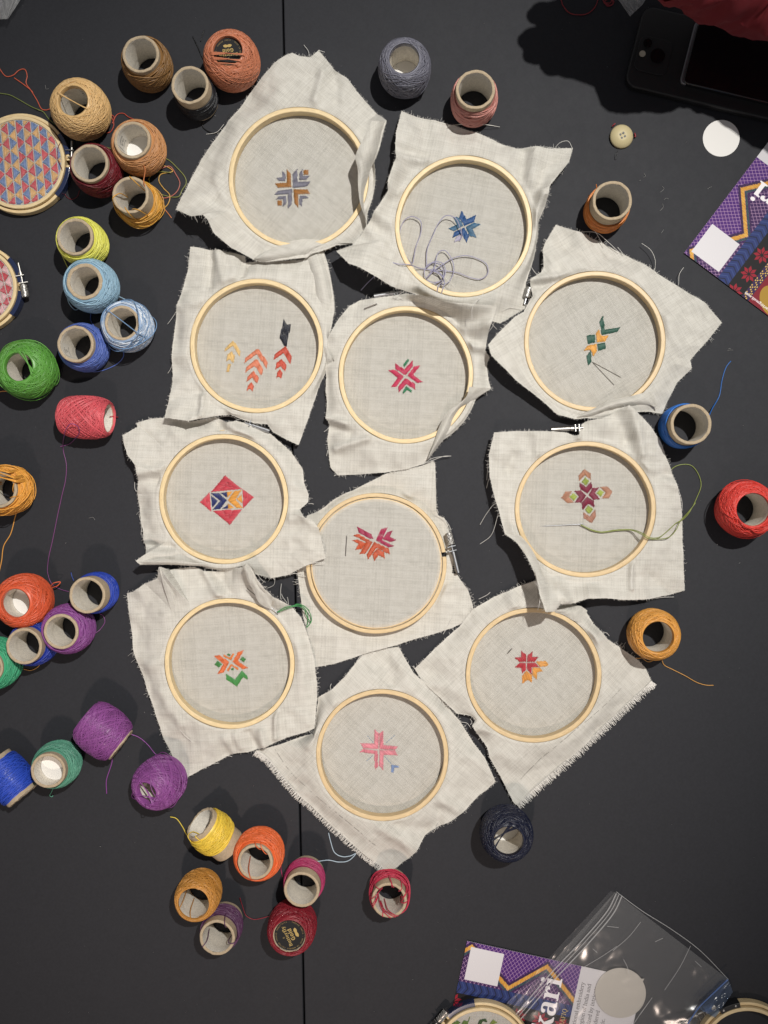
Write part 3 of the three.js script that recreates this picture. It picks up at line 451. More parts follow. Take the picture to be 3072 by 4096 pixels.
hoop({ seed: 9, f: [480, 2220, 0.5184], c: [844, 839], r: 509, turn: -4, edge: 4, pale: true,
  label: 'hoop of white linen stitched with an orange X flower over a green zigzag stem',
  outline: [[300, 90, 26], [330, 100, 22], [380, 115, 8], [570, 92, 3], [650, 120, 3], [740, 130, 3], [870, 100, 5], [940, 95, 20], [972, 62, 30], [1005, 95, 32], [1050, 180, 32], [1110, 260, 30], [1180, 325, 24], [1320, 390, 13], [1400, 480, 8], [1450, 620, 6], [1500, 800, 6], [1520, 1000, 8], [1520, 1100, 8], [1500, 1340, 9], [1420, 1370, 9], [1280, 1410, 9], [1140, 1470, 9], [1000, 1520, 8], [870, 1535, 7], [740, 1600, 6], [640, 1650, 5], [500, 1720, 4], [470, 1690, 4], [400, 1560, 5], [330, 1400, 5], [270, 1200, 5], [200, 1000, 5], [150, 860, 4], [110, 740, 4], [80, 560, 4], [60, 380, 4], [55, 295, 4], [110, 280, 4], [200, 220, 6], [290, 180, 16]],
  flaps: [{ a: [[300, 92], [330, 220], [370, 350], [415, 490]], b: [[365, 120], [420, 240], [470, 330], [530, 400]], za: [26, 11], zb: [12, 9], bulge: 5 }, { a: [[972, 62], [1005, 95], [1050, 180], [1110, 262], [1180, 328]], b: [[955, 100], [985, 190], [1030, 280], [1075, 370], [1160, 420]], za: [31, 24], zb: [33, 16], bulge: 3 }],
  ridges: [[660, 130, 780, 300, 5, 5], [720, 150, 860, 310, -3, 5], [350, 800, 250, 850, 2, 6], [1210, 1200, 1205, 1400, 4, 2.5], [900, 1380, 930, 1480, 2.5, 4], [1000, 1370, 1050, 1470, -2.5, 4], [1100, 1350, 1120, 1450, 3, 4], [820, 1400, 870, 1520, 3, 4], [330, 1060, 480, 1300, 2, 6], [1400, 700, 1440, 1200, 3, 6]],
  frays: [[[140, 830, 4], [160, 870, 5], [220, 875, 6], [280, 800, 7]], [[180, 940, 5], [210, 1000, 5], [330, 1070, 7]], [[220, 1010, 6], [380, 1200, 8], [450, 1330, 9], [530, 1420, 7], [655, 1500, 5]], [[800, 1555, 5], [840, 1550, 5], [865, 1556, 4]], [[660, 1620, 4], [730, 1610, 4], [765, 1605, 3]], [[600, 1650, 4], [650, 1650, 4]], [[300, 95, 13], [295, 115, 12], [290, 130, 9]], [[1240, 340, 12], [1240, 270, 10], [1245, 222, 6]], [[1290, 370, 10], [1260, 330, 8], [1245, 300, 5]], [[1300, 380, 10], [1295, 340, 8], [1290, 325, 6]], [[100, 700, 3], [105, 740, 3], [102, 780, 2]], [[62, 330, 4], [58, 300, 4], [65, 295, 4]]],
  m: [840, 2590, 0.1786], patches: [
    ['#dc661c', 40, [70, 185], [215, 170], [430, 325], [310, 560], [170, 590], [305, 365]], ['#dc661c', -50, [630, 100], [765, 55], [640, 270], [640, 310], [850, 455], [730, 490], [500, 320]],
    ['#e07a22', 90, [305, 150], [440, 230], [520, 120], [540, 150], [470, 285], [310, 200]], ['#e07a22', 90, [470, 370], [635, 460], [625, 505], [490, 410], [405, 548], [385, 490]],
    ['#397f3b', 110, [170, 290], [270, 375], [200, 455], [105, 380]], ['#397f3b', 60, [725, 195], [805, 265], [760, 335], [675, 265]], ['#397f3b', 60, [385, 160], [420, 130], [462, 165], [430, 195]], ['#397f3b', 60, [470, 480], [505, 450], [540, 485], [510, 520]],
    ['#3c8a3e', 70, [355, 580], [560, 715], [710, 510], [825, 620], [850, 725], [740, 665], [600, 875], [370, 720]]] });

const fringe10 = [[905, 372], [890, 388], [830, 442], [740, 527], [650, 612], [560, 692], [480, 762], [410, 825]];
hoop({ seed: 10, f: [1620, 2320, 1.0924], c: [470, 349], r: 247, turn: 45, edge: 3, amp: 2.2,
  label: 'hooped linen stitched with a red flower and amber leaves, fringed along one edge',
  outline: [[35, 325, 4], [110, 250, 5], [200, 170, 5], [250, 105, 5], [330, 60, 5], [410, 25, 4], [485, 0, 3], [500, 60, 2], [640, 95, 5], [660, 110, 6], [690, 160, 6], [720, 190, 6], [740, 215, 5], [790, 250, 4], [850, 290, 4], [880, 320, 3], [895, 350, 3], [902, 370, 2.5], [888, 385, 2.5], [830, 440, 2.5], [740, 525, 2.5], [650, 610, 2.5], [560, 690, 2.5], [480, 760, 2.5], [408, 822, 3], [395, 810, 4], [370, 760, 5], [350, 720, 5], [310, 650, 6], [300, 610, 7], [270, 570, 8], [245, 530, 9], [265, 505, 9], [230, 495, 8], [190, 490, 7], [150, 450, 6], [110, 415, 5], [60, 365, 4]],
  flaps: [{ a: [[548, 118], [580, 128], [620, 150], [645, 155]], b: [[565, 92], [600, 98], [640, 95], [668, 112]], za: 13, zb: 9, bulge: 4 }],
  ridges: [[245, 540, 300, 540, 4, 5], [640, 230, 720, 210, 3, 6], [390, 60, 400, 110, 3, 5], [120, 380, 240, 420, 2, 6], [340, 640, 480, 680, 2, 8], [690, 190, 640, 200, 3, 5], [730, 420, 760, 480, 1.5, 7]],
  frays: [[[35, 325, 4], [32, 315, 4], [28, 318, 3]], [[240, 530, 7], [245, 520, 7], [238, 508, 5]], [[370, 760, 4], [380, 765, 4], [395, 768, 3]], [[270, 70, 6], [300, 55, 6], [312, 45, 5]], [[725, 190, 5], [740, 195, 4], [748, 205, 3]], [[755, 235, 5], [775, 240, 4], [785, 245, 3]]],
  fringe: [fringe10], drawn: [[[790, 395], [700, 478], [600, 560], [500, 650], [420, 740]]],
  m: [2020, 2570, 0.2101], patches: [
    ['#b32a36', 50, [310, 155], [405, 235], [405, 365], [275, 370], [180, 285], [305, 275]], ['#b32a36', 50, [520, 175], [520, 270], [635, 275], [565, 365], [425, 370], [425, 245]], ['#b32a36', -60, [275, 385], [400, 385], [400, 510], [325, 600], [305, 485], [185, 475]], ['#b32a36', -50, [420, 385], [570, 380], [650, 460], [510, 475], [505, 600], [415, 510]],
    ['#dc9733', 10, [585, 360], [770, 350], [830, 415], [790, 455], [670, 460]], ['#dc9733', 50, [525, 480], [660, 475], [715, 550], [610, 565], [610, 710], [520, 610]], ['#d88f2f', 70, [405, 530], [515, 620], [515, 765], [430, 710], [335, 780], [320, 640]]] });

const fringe11 = [[20, 407], [60, 432], [110, 492], [170, 562], [230, 612], [300, 682], [380, 752], [440, 802], [492, 840]]; fringe11.side = -1;
hoop({ seed: 11, f: [1000, 2560, 1.0924], c: [484, 422], r: 243, turn: 42, edge: 3, amp: 2.2,
  label: 'hooped linen stitched with a pale pink cross, fringed along one edge',
  outline: [[420, 45, 1.2], [480, 32, 1.2], [545, 25, 1.2], [570, 70, 3], [600, 120, 4], [640, 155, 4], [690, 200, 3], [730, 250, 3], [770, 300, 4], [820, 380, 5], [860, 430, 6], [900, 520, 6], [870, 550, 6], [840, 570, 6], [790, 620, 6], [740, 660, 6], [680, 690, 6], [640, 720, 7], [610, 770, 7], [580, 800, 6], [530, 838, 4], [495, 840, 3], [440, 800, 2.5], [380, 750, 2.5], [300, 680, 2.5], [230, 610, 2.5], [170, 560, 2.5], [110, 490, 2.5], [60, 430, 2], [20, 405, 2], [100, 385, 1.2], [170, 360, 1.2], [235, 340, 1.2], [250, 210, 4], [300, 180, 6], [350, 130, 6], [390, 80, 3]],
  ridges: [[480, 60, 520, 160, -3, 7], [520, 50, 600, 160, 3, 6], [540, 680, 640, 700, -3, 6], [480, 680, 600, 760, 3.5, 6], [240, 340, 220, 380, 3, 5], [700, 580, 760, 620, 2.5, 5], [690, 620, 690, 680, -2.5, 5], [300, 200, 320, 250, 2, 5], [800, 420, 860, 470, 2, 6]],
  frays: [[[690, 670, 5], [680, 690, 5], [672, 706, 3]], [[390, 80, 4], [402, 62, 4], [414, 58, 3]], [[296, 186, 6], [294, 170, 6], [298, 160, 5]], [[330, 160, 6], [324, 164, 6], [318, 168, 5]], [[770, 300, 4], [795, 305, 4], [810, 325, 3]], [[690, 195, 4], [712, 215, 4], [735, 255, 3]], [[880, 490, 6], [892, 510, 5], [890, 535, 4]]],
  fringe: [fringe11], drawn: [[[80, 390], [150, 490], [260, 580], [370, 670], [460, 750]]],
  m: [1430, 2900, 0.1891], patches: [
    ['#d9808d', 35, [360, 85], [450, 180], [445, 510], [130, 490], [60, 385], [355, 390]], ['#d67a88', -70, [460, 180], [545, 110], [550, 420], [860, 455], [795, 520], [465, 515]], ['#d9808d', 40, [470, 530], [790, 530], [850, 640], [550, 630], [545, 960], [455, 850]], ['#d67a88', 95, [430, 545], [435, 880], [370, 950], [355, 610], [50, 570], [120, 500]],
    ['#7a92bf', 60, [715, 840], [850, 860], [880, 895], [780, 905], [760, 1010], [715, 990]]],
  basting: [['#7d92ad', [210, 225], [340, 380]], ['#7d92ad', [790, 215], [590, 390]], ['#7d92ad', [190, 765], [330, 640]], ['#7d92ad', [570, 660], [720, 830]]] });

// ---------------------------------------------------------------- three small finished hoops with navy outer rings, and one bare hoop
function clipDisc(poly, R) {                               // Sutherland-Hodgman against a 40-gon
  let out = poly; const n = 40;
  for (let k = 0; k < n && out.length; k++) {
    const A = (k + 0.5) / n * Math.PI * 2, nx = Math.cos(A), ny = Math.sin(A), d = R * Math.cos(Math.PI / n), src = out; out = [];
    for (let i = 0; i < src.length; i++) { const a = src[i], b = src[(i + 1) % src.length], da = a[0] * nx + a[1] * ny - d, db = b[0] * nx + b[1] * ny - d; if (da <= 0) out.push(a); if ((da < 0) !== (db < 0)) { const t = da / (da - db); out.push([lerp(a[0], b[0], t), lerp(a[1], b[1], t)]); } }
  }
  return out;
}
function smallHoop(px, py, rpx, label, screwDef, make, o = {}) {
  const top = 0.012, c = P(px, py, top), Ro = rpx * mpp(top), Ri = Ro - 0.0032, org = V3(c.x, 0, c.z), root = thing('embroidery_hoop', label, 'embroidery hoop', c.x, 0, c.z, 'small hoops at the edges of the table');
  new MB().lathe(ringProfile(Ri, Ro, 0.0008, top), 96).build('inner_ring', M.paleWood, root);
  const navyRing = new MB(); navyRing.lathe(ringProfile(Ro + 0.0005, Ro + 0.0034, 0.0008, top - 0.003), 90, o.gap ?? 0.05, Math.PI * 2 - 0.1); navyRing.build('outer_ring', o.outer ?? M.paleWood, root);
  if (o.navy) for (const [a, l] of o.navy) new MB().lathe(ringProfile(Ro + 0.0002, Ro + 0.0044, 0.0005, top - 0.002), 24, a, l).build('clasp_cover', M.navy, root);
  if (make) {
    const cl = new MB(), dh = top - 0.001; cl.grid(40, 12, (u, v) => { const A = u * Math.PI * 2, r = (Ri + 0.0005) * v; return [Math.cos(A) * r, dh, Math.sin(A) * r, Math.cos(A) * r, Math.sin(A) * r]; });
    const cloth = cl.build('linen_cloth', M.taut, root); make(cloth, c, Ri - 0.0006, dh);
  }
  if (screwDef) screw(root, org, screwDef.a, screwDef.b, 0.009, screwDef.parts, screwDef.metal);
  return root;
}
function worldStitches(poly, h, deg, color, parent, c) {   // poly in metres from the hoop's centre
  const pts = poly.map((p) => { const q = V3(c.x + p[0], h, c.z + p[1]), d = q.clone().sub(camPos), k = FOCAL / d.dot(fwd); return [1536 + d.dot(right) * k, 2048 - d.dot(up) * k]; });
  return stitches('stitched_patch', pts, h, deg, color, parent, V3(c.x, 0, c.z), 0.0008);
}
const zigzag = (W, period, tilt, cols) => (cloth, c, R, dh) => {
  const ca = Math.cos(tilt), sa = Math.sin(tilt), put = (poly, col, deg) => { const q = clipDisc(poly.map(([x, y]) => [x * ca - y * sa, x * sa + y * ca]), R); if (q.length > 2) { let A = 0; for (let i = 0; i < q.length; i++) { const a = q[i], b = q[(i + 1) % q.length]; A += a[0] * b[1] - b[0] * a[1]; } if (Math.abs(A) > 6e-6) worldStitches(q, dh + 0.0002, deg, col, cloth, c); } };
  const n = Math.ceil(R / W) + 1, g = 0.00042;
  for (let i = -n; i < n; i++) { const x0 = i * W + g, x1 = (i + 1) * W - g, k = ((i % cols.length) + cols.length) % cols.length, sh = (k % 2) * period * 0.5; for (let y = -R - period; y < R + period; y += period) { const a = y + sh; put([[x0, a + g * 2], [x1, a + period / 2], [x0, a + period - g * 2]], cols[k][0], 90 + tilt * 57); put([[x1, a - period / 2 + g * 2], [x1, a + period / 2 - g * 2], [x0, a]], cols[k][1], 90 + tilt * 57); } }
};
const BL = '#6a80ab', RD = '#c44c55', GD = '#d3a466';
smallHoop(76, 649, 186, 'small hoop filled with red, blue and gold zigzag triangles, cut off by the photo edge', { a: [288, 565], b: [284, 690], metal: M.dullSteel, parts: [['rod', 0, 0.5], ['flange', 0.3, 0.32], ['flange', 0.52, 0.54]] }, zigzag(0.0069, 0.0132, -0.1, [[RD, BL], [GD, RD], [BL, GD]]), { navy: [[0.1, 0.62], [-0.62, 0.45]] });
smallHoop(-92, 1150, 162, 'small hoop filled with red and pale pink triangles, only its right rim showing', { a: [73, 1052], b: [104, 1190], metal: M.dullSteel, parts: [['rod', 0, 0.62], ['nut', 0.28, 0.36], ['flange', 0.37, 0.385], ['flange', 0.585, 0.6], ['knob', 0.62, 1]] }, zigzag(0.0062, 0.0115, -0.25, [['#b8303f', '#d9a9ac'], ['#d9a9ac', '#c2505c']]), { navy: [[0.07, 0.6], [-0.75, 0.62]] });
smallHoop(1930, 4212, 183, 'small hoop stitched with green leaf shapes, lying on the lower leaflet', { a: [1790, 4040], b: [1732, 4110], metal: M.dullSteel, parts: [['knob', 0.05, 0.62], ['rod', 0.5, 1.4], ['flange', 0.66, 0.68], ['flange', 0.9, 0.92]] }, (cloth, c, R, dh) => {
  const t = tile(1720, 3980, 400 / 952); let k = 0;
  for (const q of [[[300, 276], [320, 240], [360, 250], [380, 205], [360, 280]], [[455, 276], [470, 235], [530, 225], [545, 260], [500, 250], [490, 280]], [[570, 270], [600, 232], [640, 262], [600, 280]], [[200, 280], [260, 240], [290, 262], [250, 290]], [[400, 320], [460, 290], [520, 330], [450, 350]], [[280, 330], [340, 300], [380, 340], [320, 360]], [[540, 330], [600, 300], [640, 340], [590, 360]]]) stitches('stitched_patch', q.map(t), dh + 0.0003, 60, ['#5d7a2c', '#39552a', '#7d8f35'][k++ % 3], cloth, V3(c.x, 0, c.z));
}, { navy: [[-2.35, 0.62]], gap: -2.4 });
{
  const root = smallHoop(2992, 4216, 186, 'bare double wooden hoop with a black clasp, no cloth in it', { a: [2860, 4022], b: [2722, 4092], metal: M.dullSteel, parts: [['knob', 0, 0.3], ['flange', 0.34, 0.36], ['flange', 0.5, 0.52], ['sleeve', 0.5, 0.58], ['rod', 0.3, 1]] }, null, {});
  const Ro = 186 * mpp(0.012);
  new MB().lathe(ringProfile(Ro + 0.0002, Ro + 0.0046, 0.0005, 0.0118), 24, -2.15, 0.42).build('clasp_cover', M.black, root);
  for (const A of [-2.08, -1.82]) { const s = part('rivet', new THREE.SphereGeometry(0.0011, 14, 8), M.dullSteel, root); s.position.set(Math.cos(A) * (Ro + 0.0024), 0.0118, Math.sin(A) * (Ro + 0.0024)); s.scale.y = 0.5; }
}

// ---------------------------------------------------------------- spools of thread
const SPOOLS = 'cardboard spools of embroidery thread scattered round the hoops';
const lidTex = canvasTex(256, 256, (g) => {
  g.fillStyle = '#0c0c0f'; g.fillRect(0, 0, 256, 256); g.fillStyle = g.strokeStyle = '#b59b5c'; g.textAlign = 'center';
  g.font = 'bold 38px serif'; g.fillText('Butterfly', 128, 118); g.font = 'bold 46px sans-serif'; g.fillText('Gold', 128, 160); g.font = '22px serif'; g.fillText('8', 128, 84);
  g.beginPath(); g.moveTo(128, 176); g.quadraticCurveTo(98, 164, 88, 190); g.quadraticCurveTo(104, 206, 128, 194); g.quadraticCurveTo(152, 206, 168, 190); g.quadraticCurveTo(158, 164, 128, 176); g.fill();
  const s = 'THREAD INDIA - MADE IN MADRAS COTTON THREAD INDUSTRIES - '; g.font = '15px sans-serif';
  for (let i = 0; i < s.length; i++) { g.save(); g.translate(128, 128); g.rotate(i / s.length * Math.PI * 2 + 2.2); g.fillText(s[i], 0, -104); g.restore(); }
});
const slipTex = (a, b) => canvasTex(128, 64, (g) => { g.fillStyle = '#dcd8d0'; g.fillRect(0, 0, 128, 64); g.fillStyle = '#24221f'; g.textAlign = 'center'; g.font = 'bold 15px sans-serif'; g.fillText(a, 64, 20); g.font = 'bold 19px sans-serif'; g.fillText(b, 64, 41); g.font = '10px sans-serif'; g.fillText('www.butterfly.com', 64, 57); });
// o: top place in the photo [x, y] (or a lying / tilted pose), colour c, thread from y0 to y1, greatest radius R
function spool(label, c, o) {
  const H = o.H ?? 0.041, Rt = o.Rt ?? 0.016, Ri = Rt - (o.wall ?? 0.0026), root = thing('thread_spool', label, 'thread spool', 0, 0, 0, SPOOLS), sd = rnd() * 50;
  if (o.p) { const t = P(o.p[0], o.p[1], H); root.position.set(t.x, 0.0003, t.z); root.rotation.y = o.rot ?? sd; }
  else { const ax = V3(...o.axis).normalize(), q = new THREE.Quaternion().setFromUnitVectors(V3(0, 1, 0), ax), m = P(o.at[0], o.at[1], o.y); root.quaternion.copy(q).multiply(new THREE.Quaternion().setFromAxisAngle(V3(0, 1, 0), o.rot ?? 0)); root.position.copy(m).addScaledVector(ax, -H / 2); }
  const rough = (A, k, r, y) => { const e = y > H * 0.9 || y < H * 0.1 ? 1 : 0.4; return [0.00028 * nz(Math.cos(A) * 3, Math.sin(A) * 3, sd + y * 40) * e, y > H * 0.9 ? 0.0008 * nz(Math.cos(A) * 4, Math.sin(A) * 4, sd) + 0.0006 * nz(Math.cos(A) * 11, Math.sin(A) * 11, sd) : 0]; };
  new MB().lathe([[Rt - 0.0003, 0], [Rt, 0.0004], [Rt, H * 0.5], [Rt, H - 0.0006], [Rt - 0.0004, H], [Rt - 0.0012, H + 0.0001], [Ri + 0.0005, H], [Ri, H - 0.0005]].reverse(), 56, 0, Math.PI * 2, rough).build('cardboard_tube', M.kraft, root);
  new MB().lathe([[Rt - 0.0003, 0], ...Array.from({ length: 26 }, (_, k) => [Ri - (k > 0 && k < 25 ? 0.0001 : 0), (H - 0.0004) * k / 25])], 60, 0, Math.PI * 2, (A, k, r, y) => { const s = (A / 6.2832 + y / 0.03 + sd) % 1; return [k ? 0.0002 * nz(Math.cos(A) * 2, y * 60, sd) + 0.00028 * (s - 0.5) * sstep(0, 0.003, H - y) : 0, 0]; }).build('paper_lining', M.lining, root);
  if (o.floor) part('base_disc', ribbonDisc(Ri - 0.0002, o.floor === true ? 0.0015 : o.floor), M.paper, root);
  if (o.slip) { const b = new MB(), a0 = o.slip[2] - (o.rot ?? sd) * 0; b.grid(10, 1, (u, v) => { const A = a0 + 0.95 * u; return [Math.cos(A) * (Ri - 0.0004), H * 0.45 + v * H * 0.42, Math.sin(A) * (Ri - 0.0004), 1 - u, v]; }); b.build('paper_label', S({ map: slipTex(o.slip[0], o.slip[1]), roughness: 0.7, side: THREE.DoubleSide }), root); root.rotation.y = 0; }
  if (o.lid) { const g = ribbonDisc(o.lid.r, 0, 48), m = part('printed_lid', g, S({ map: lidTex, roughness: 0.75 }), root); m.position.y = H - 0.0008; m.rotation.y = o.lid.rot; root.rotation.y = 0; }
  // thread body
  const y0 = o.y0 ?? 0.001, y1 = o.cover ? H + 0.0022 : o.y1 ?? 0.036, ym = (y0 + y1) / 2, a = (y1 - y0) / 2, R = o.R, e1 = o.cover ?? Rt + 0.0004, e0 = o.cover ? Math.max(o.cover, Rt - 0.002) : Rt + 0.0004;
  const prof = (y) => { const u = Math.max(-1, Math.min(1, (y - ym) / a)), e = u > 0 ? e1 : e0; return e + (R - e) * Math.pow(Math.max(0, 1 - Math.pow(Math.abs(u), o.cover ? 2.6 : 2.2)), o.cover ? 0.62 : 0.72); };
  const col = hex(c), alt = o.alt ? hex(o.alt) : null, tint = () => { const v = rr(0.8, 1.12); return [v, v, v]; };
  const bd = [], N = 22; for (let k = 0; k <= N; k++) { const u = -Math.cos(k / N * Math.PI), y = ym + a * u; bd.push([Math.max(k === N && o.cover ? o.cover + 0.0001 : Math.min(Rt - 0.0002, prof(y)), prof(y) - 0.0009), y]); }
  if (o.cover) bd.push([o.cover - 0.0001, H - 0.003]);
  const body = new MB(); body.lathe(bd.reverse(), 48); const mat = yarn(alt ? '#ffffff' : c);
  if (alt) for (let i = 0; i < body.c.length; i += 3) { body.c[i] = lerp(col.r, alt.r, 0.4); body.c[i + 1] = lerp(col.g, alt.g, 0.4); body.c[i + 2] = lerp(col.b, alt.b, 0.4); }
  body.hasC = true;
  const loops = o.n ?? Math.round(34 + 900 * (R - Rt) * 10 * (a / 0.018)), SG = 34;
  for (let k = 0; k < loops; k++) {
    const ball = rnd() < (o.ball ?? 0.75), ph = k * 0.47 + rr(-0.1, 0.1), am = a * (ball ? (o.cover ? 0.985 : 0.93) * Math.sqrt(rr(o.cover ? 0.5 : 0.35, 1)) : rr(0.03, 0.16)), yc = ball ? ym + rr(-1, 1) * (a * (o.cover ? 1.0 : 0.97) - am) : ym + (((k * 0.618) % 1) * 2 - 1) * (a * 0.95 - am), lift = rr(-0.0004, 0.0006), pts = [];
    for (let s = 0; s < SG; s++) { const A = s / SG * Math.PI * 2, y = yc + am * Math.sin(A - ph), r = prof(y) + lift; pts.push(V3(Math.cos(A) * r, y, Math.sin(A) * r)); }
    const tv = tint(), f0 = rr(0, 9); body.tube(pts, 0.00048, 5, true, alt ? (t) => { const w = 0.5 + 0.5 * Math.sin(t * 9 + f0 * 3); return [lerp(col.r, alt.r, w) * tv[0], lerp(col.g, alt.g, w) * tv[0], lerp(col.b, alt.b, w) * tv[0]]; } : tv);
  }
  const th = body.build('wound_thread', mat, root);
  // strands lying across the mouth, and slack loops
  if (o.across) { const b = new MB(); for (const [A, B, sag, many] of o.across) for (let k = 0; k < (many ?? 4); k++) { const a0 = A + k * 0.05, b0 = B + k * 0.035, r = (o.cover ?? Rt) + 0.002, pts = []; for (let t = 0; t <= 12; t++) { const u = t / 12; pts.push(V3(lerp(Math.cos(a0), Math.cos(b0), u) * r, H + 0.0025 - sag * Math.sin(Math.PI * u) + k * 0.0002, lerp(Math.sin(a0), Math.sin(b0), u) * r)); } pts.unshift(V3(Math.cos(a0) * R, ym + a * 0.4, Math.sin(a0) * R)); pts.push(V3(Math.cos(b0) * R, ym + a * 0.4, Math.sin(b0) * R)); b.tube(curve(pts, 26), 0.00046, 5, false, tint()); } b.build('crossing_strands', yarn(c), root); }
  if (o.slack) { const b = new MB(); for (let k = 0; k < o.slack; k++) { const pts = [], ph = rr(0, 6.28), am = rr(0.5, 1.1) * a, out = rr(0.0008, 0.0035), yy = ym + rr(-0.4, 0.5) * a; for (let s = 0; s < 40; s++) { const A = s / 40 * 6.2832, y = Math.max(0.0006, yy + am * Math.sin(A - ph)); pts.push(V3(Math.cos(A) * (prof(y) + out * (0.4 + 0.6 * Math.sin(A * 2 + ph) ** 2)), y, Math.sin(A) * (prof(y) + out * (0.4 + 0.6 * Math.sin(A * 2 + ph) ** 2)))); } b.tube(pts, 0.00042, 5, true, tint()); } b.build('slack_loop', yarn(c), root); }
  if (o.through) { const b = new MB(); for (let k = 0; k < o.through; k++) { const A = rr(0, 6.28), B = A + rr(0.4, 1.5), pts = [V3(Math.cos(A) * (Rt + 0.001), y0 + 0.004, Math.sin(A) * (Rt + 0.001)), V3(Math.cos(A + 0.15) * (Rt + 0.0009), H - 0.004, Math.sin(A + 0.15) * (Rt + 0.0009)), V3(Math.cos(A + 0.25) * (Rt - 0.001), H + 0.0008, Math.sin(A + 0.25) * (Rt - 0.001)), V3(Math.cos(lerp(A, B, 0.6)) * (Ri - 0.002), H - 0.003, Math.sin(lerp(A, B, 0.6)) * (Ri - 0.002)), V3(Math.cos(B) * (Ri - 0.0008), rr(0.004, 0.02), Math.sin(B) * (Ri - 0.0008))]; b.tube(curve(pts, 30), 0.00046, 5, false, tint()); } b.build('loose_strands', yarn(c), root); }
  return root;
}
spool('golden brown spool with a bare cardboard rim, beside the salmon ball at the top', '#8f6838', { p: [563, 217], R: 0.0208, y0: 0.001, y1: 0.0365 });
spool('nearly used up black spool between the golden brown spool and the salmon ball', '#14161e', { p: [760, 340], R: 0.0175, y0: 0.003, y1: 0.0305, Rt: 0.0163, ball: 0.2 });
spool('full salmon ball with a black printed lid', '#c4744e', { p: [912, 208], R: 0.0236, cover: 0.0125, y0: 0.0005, ball: 0.9, n: 110, lid: { r: 0.0123, rot: Math.PI + 0.1 }, across: [[2.6, 0.6, -0.001], [2.9, 0.2, -0.001], [2.2, 0.9, -0.001]] });
spool('full cream gold ball wound over its rim, above the zigzag hoop', '#d9b070', { p: [295, 407], R: 0.0245, cover: 0.0126, y0: 0.0005, ball: 0.9, n: 110, slip: ['BUTTERFLY', 'Col 136', -1.6], rot: 0, across: [[3.6, 0.5, 0.002, 2]] });
spool('tan orange spool with a white paper disc inside, above the yellow remnant', '#c58a52', { p: [529, 560], R: 0.0226, y0: 0.0005, y1: 0.0375, floor: 0.011, slip: ['BUTTERFLY', 'Col 120', 2.9], rot: 0, ball: 0.85 });
spool('dark red spool touching the screw of the zigzag hoop', '#6e1522', { p: [358, 653], R: 0.0208, y0: 0.001, y1: 0.0375, Rt: 0.0164 });
spool('golden yellow remnant spool with slack loops and much bare cardboard', '#dda028', { p: [522, 780], R: 0.0188, y0: 0.0008, y1: 0.025, ball: 0.6, slack: 4, through: 4 });
spool('pale lemon yellow spool just above the light blue one', '#e2e04e', { p: [300, 947], R: 0.0202, y0: 0.0008, y1: 0.038, ball: 0.5 });
spool('slate grey ball wound over its rim at the top centre', '#6d6d7a', { p: [1617, 238], R: 0.0222, cover: 0.0126, y0: 0.0005, ball: 0.9, n: 105, floor: 0.006, slack: 1 });
spool('salmon pink spool with a bare rim, right of the grey ball', '#cf8a7e', { p: [1902, 358], R: 0.0198, y0: 0.0005, y1: 0.0345, Rt: 0.0168, ball: 0.5 });
spool('orange remnant spool with a wide bare cardboard top, standing just below the button', '#e0831f', { p: [2449, 802], R: 0.0183, y0: 0.0005, y1: 0.0265, Rt: 0.0168, ball: 0.4 });
spool('light blue spool with a thick ragged rim, under the lemon yellow one', '#8fb4ca', { p: [338, 1126], R: 0.0226, y0: 0.0003, y1: 0.0405, Rt: 0.0158, wall: 0.0032, ball: 0.8 });
spool('spool of variegated blue and white thread with slack loops', '#6f93bb', { p: [488, 1292], R: 0.0215, alt: '#dfe6ee', y0: 0.0003, y1: 0.0385, Rt: 0.0152, H: 0.0385, ball: 0.85, slack: 5, across: [[3.4, 0.1, 0.004, 1]] });
spool('periwinkle blue spool with a paper label inside', '#4e67b4', { p: [302, 1376], R: 0.0206, y0: 0.0003, y1: 0.0355, slip: ['Y GOLD', '131', 2.35], rot: 0, ball: 0.7 });
spool('full leaf green ball with strands crossing its mouth', '#569a32', { p: [77, 1468], R: 0.0245, cover: 0.0122, y0: 0.0004, ball: 0.95, n: 115, across: [[0.6, 2.5, 0.001], [0.9, 2.7, 0.001]], slack: 3 });
spool('coral red ball lying on its side', '#d4505a', { at: [340, 1669], y: 0.0186, axis: [1, 0.1, 0.06], R: 0.0185, H: 0.042, Rt: 0.0145, wall: 0.0022, cover: 0.0128, y0: -0.0005, ball: 0.9, n: 110 });
spool('amber spool with loose strands over its mouth, cut off by the photo edge', '#e8a026', { p: [-4, 1958], R: 0.0206, y0: 0.006, y1: 0.0385, ball: 0.8, slack: 5, through: 6, across: [[4.6, 0.2, 0.001], [4.9, 0.0, 0.001], [5.2, 5.9, 0]] });
spool('full orange red ball with a white paper disc inside', '#d8521f', { p: [65, 2412], R: 0.0236, cover: 0.0124, y0: 0.0004, ball: 0.95, n: 110, floor: 0.015 });
spool('nearly empty royal blue spool above the purple one', '#1d3fae', { p: [349, 2381], R: 0.0176, y0: 0.0035, y1: 0.0275, ball: 0.3 });
spool('purple spool standing between the two royal blue ones', '#8a4690', { p: [244, 2526], R: 0.0216, y0: 0.0004, y1: 0.0395, Rt: 0.0154, ball: 0.85 });
spool('royal blue spool wedged between the orange red ball and the purple spool', '#1f38a0', { p: [96, 2585], R: 0.0198, y0: 0.0008, y1: 0.0325, ball: 0.6 });
spool('mint green spool half cut off by the left photo edge', '#35a878', { p: [-60, 2668], R: 0.0226, y0: 0.0004, y1: 0.0385, ball: 0.85 });
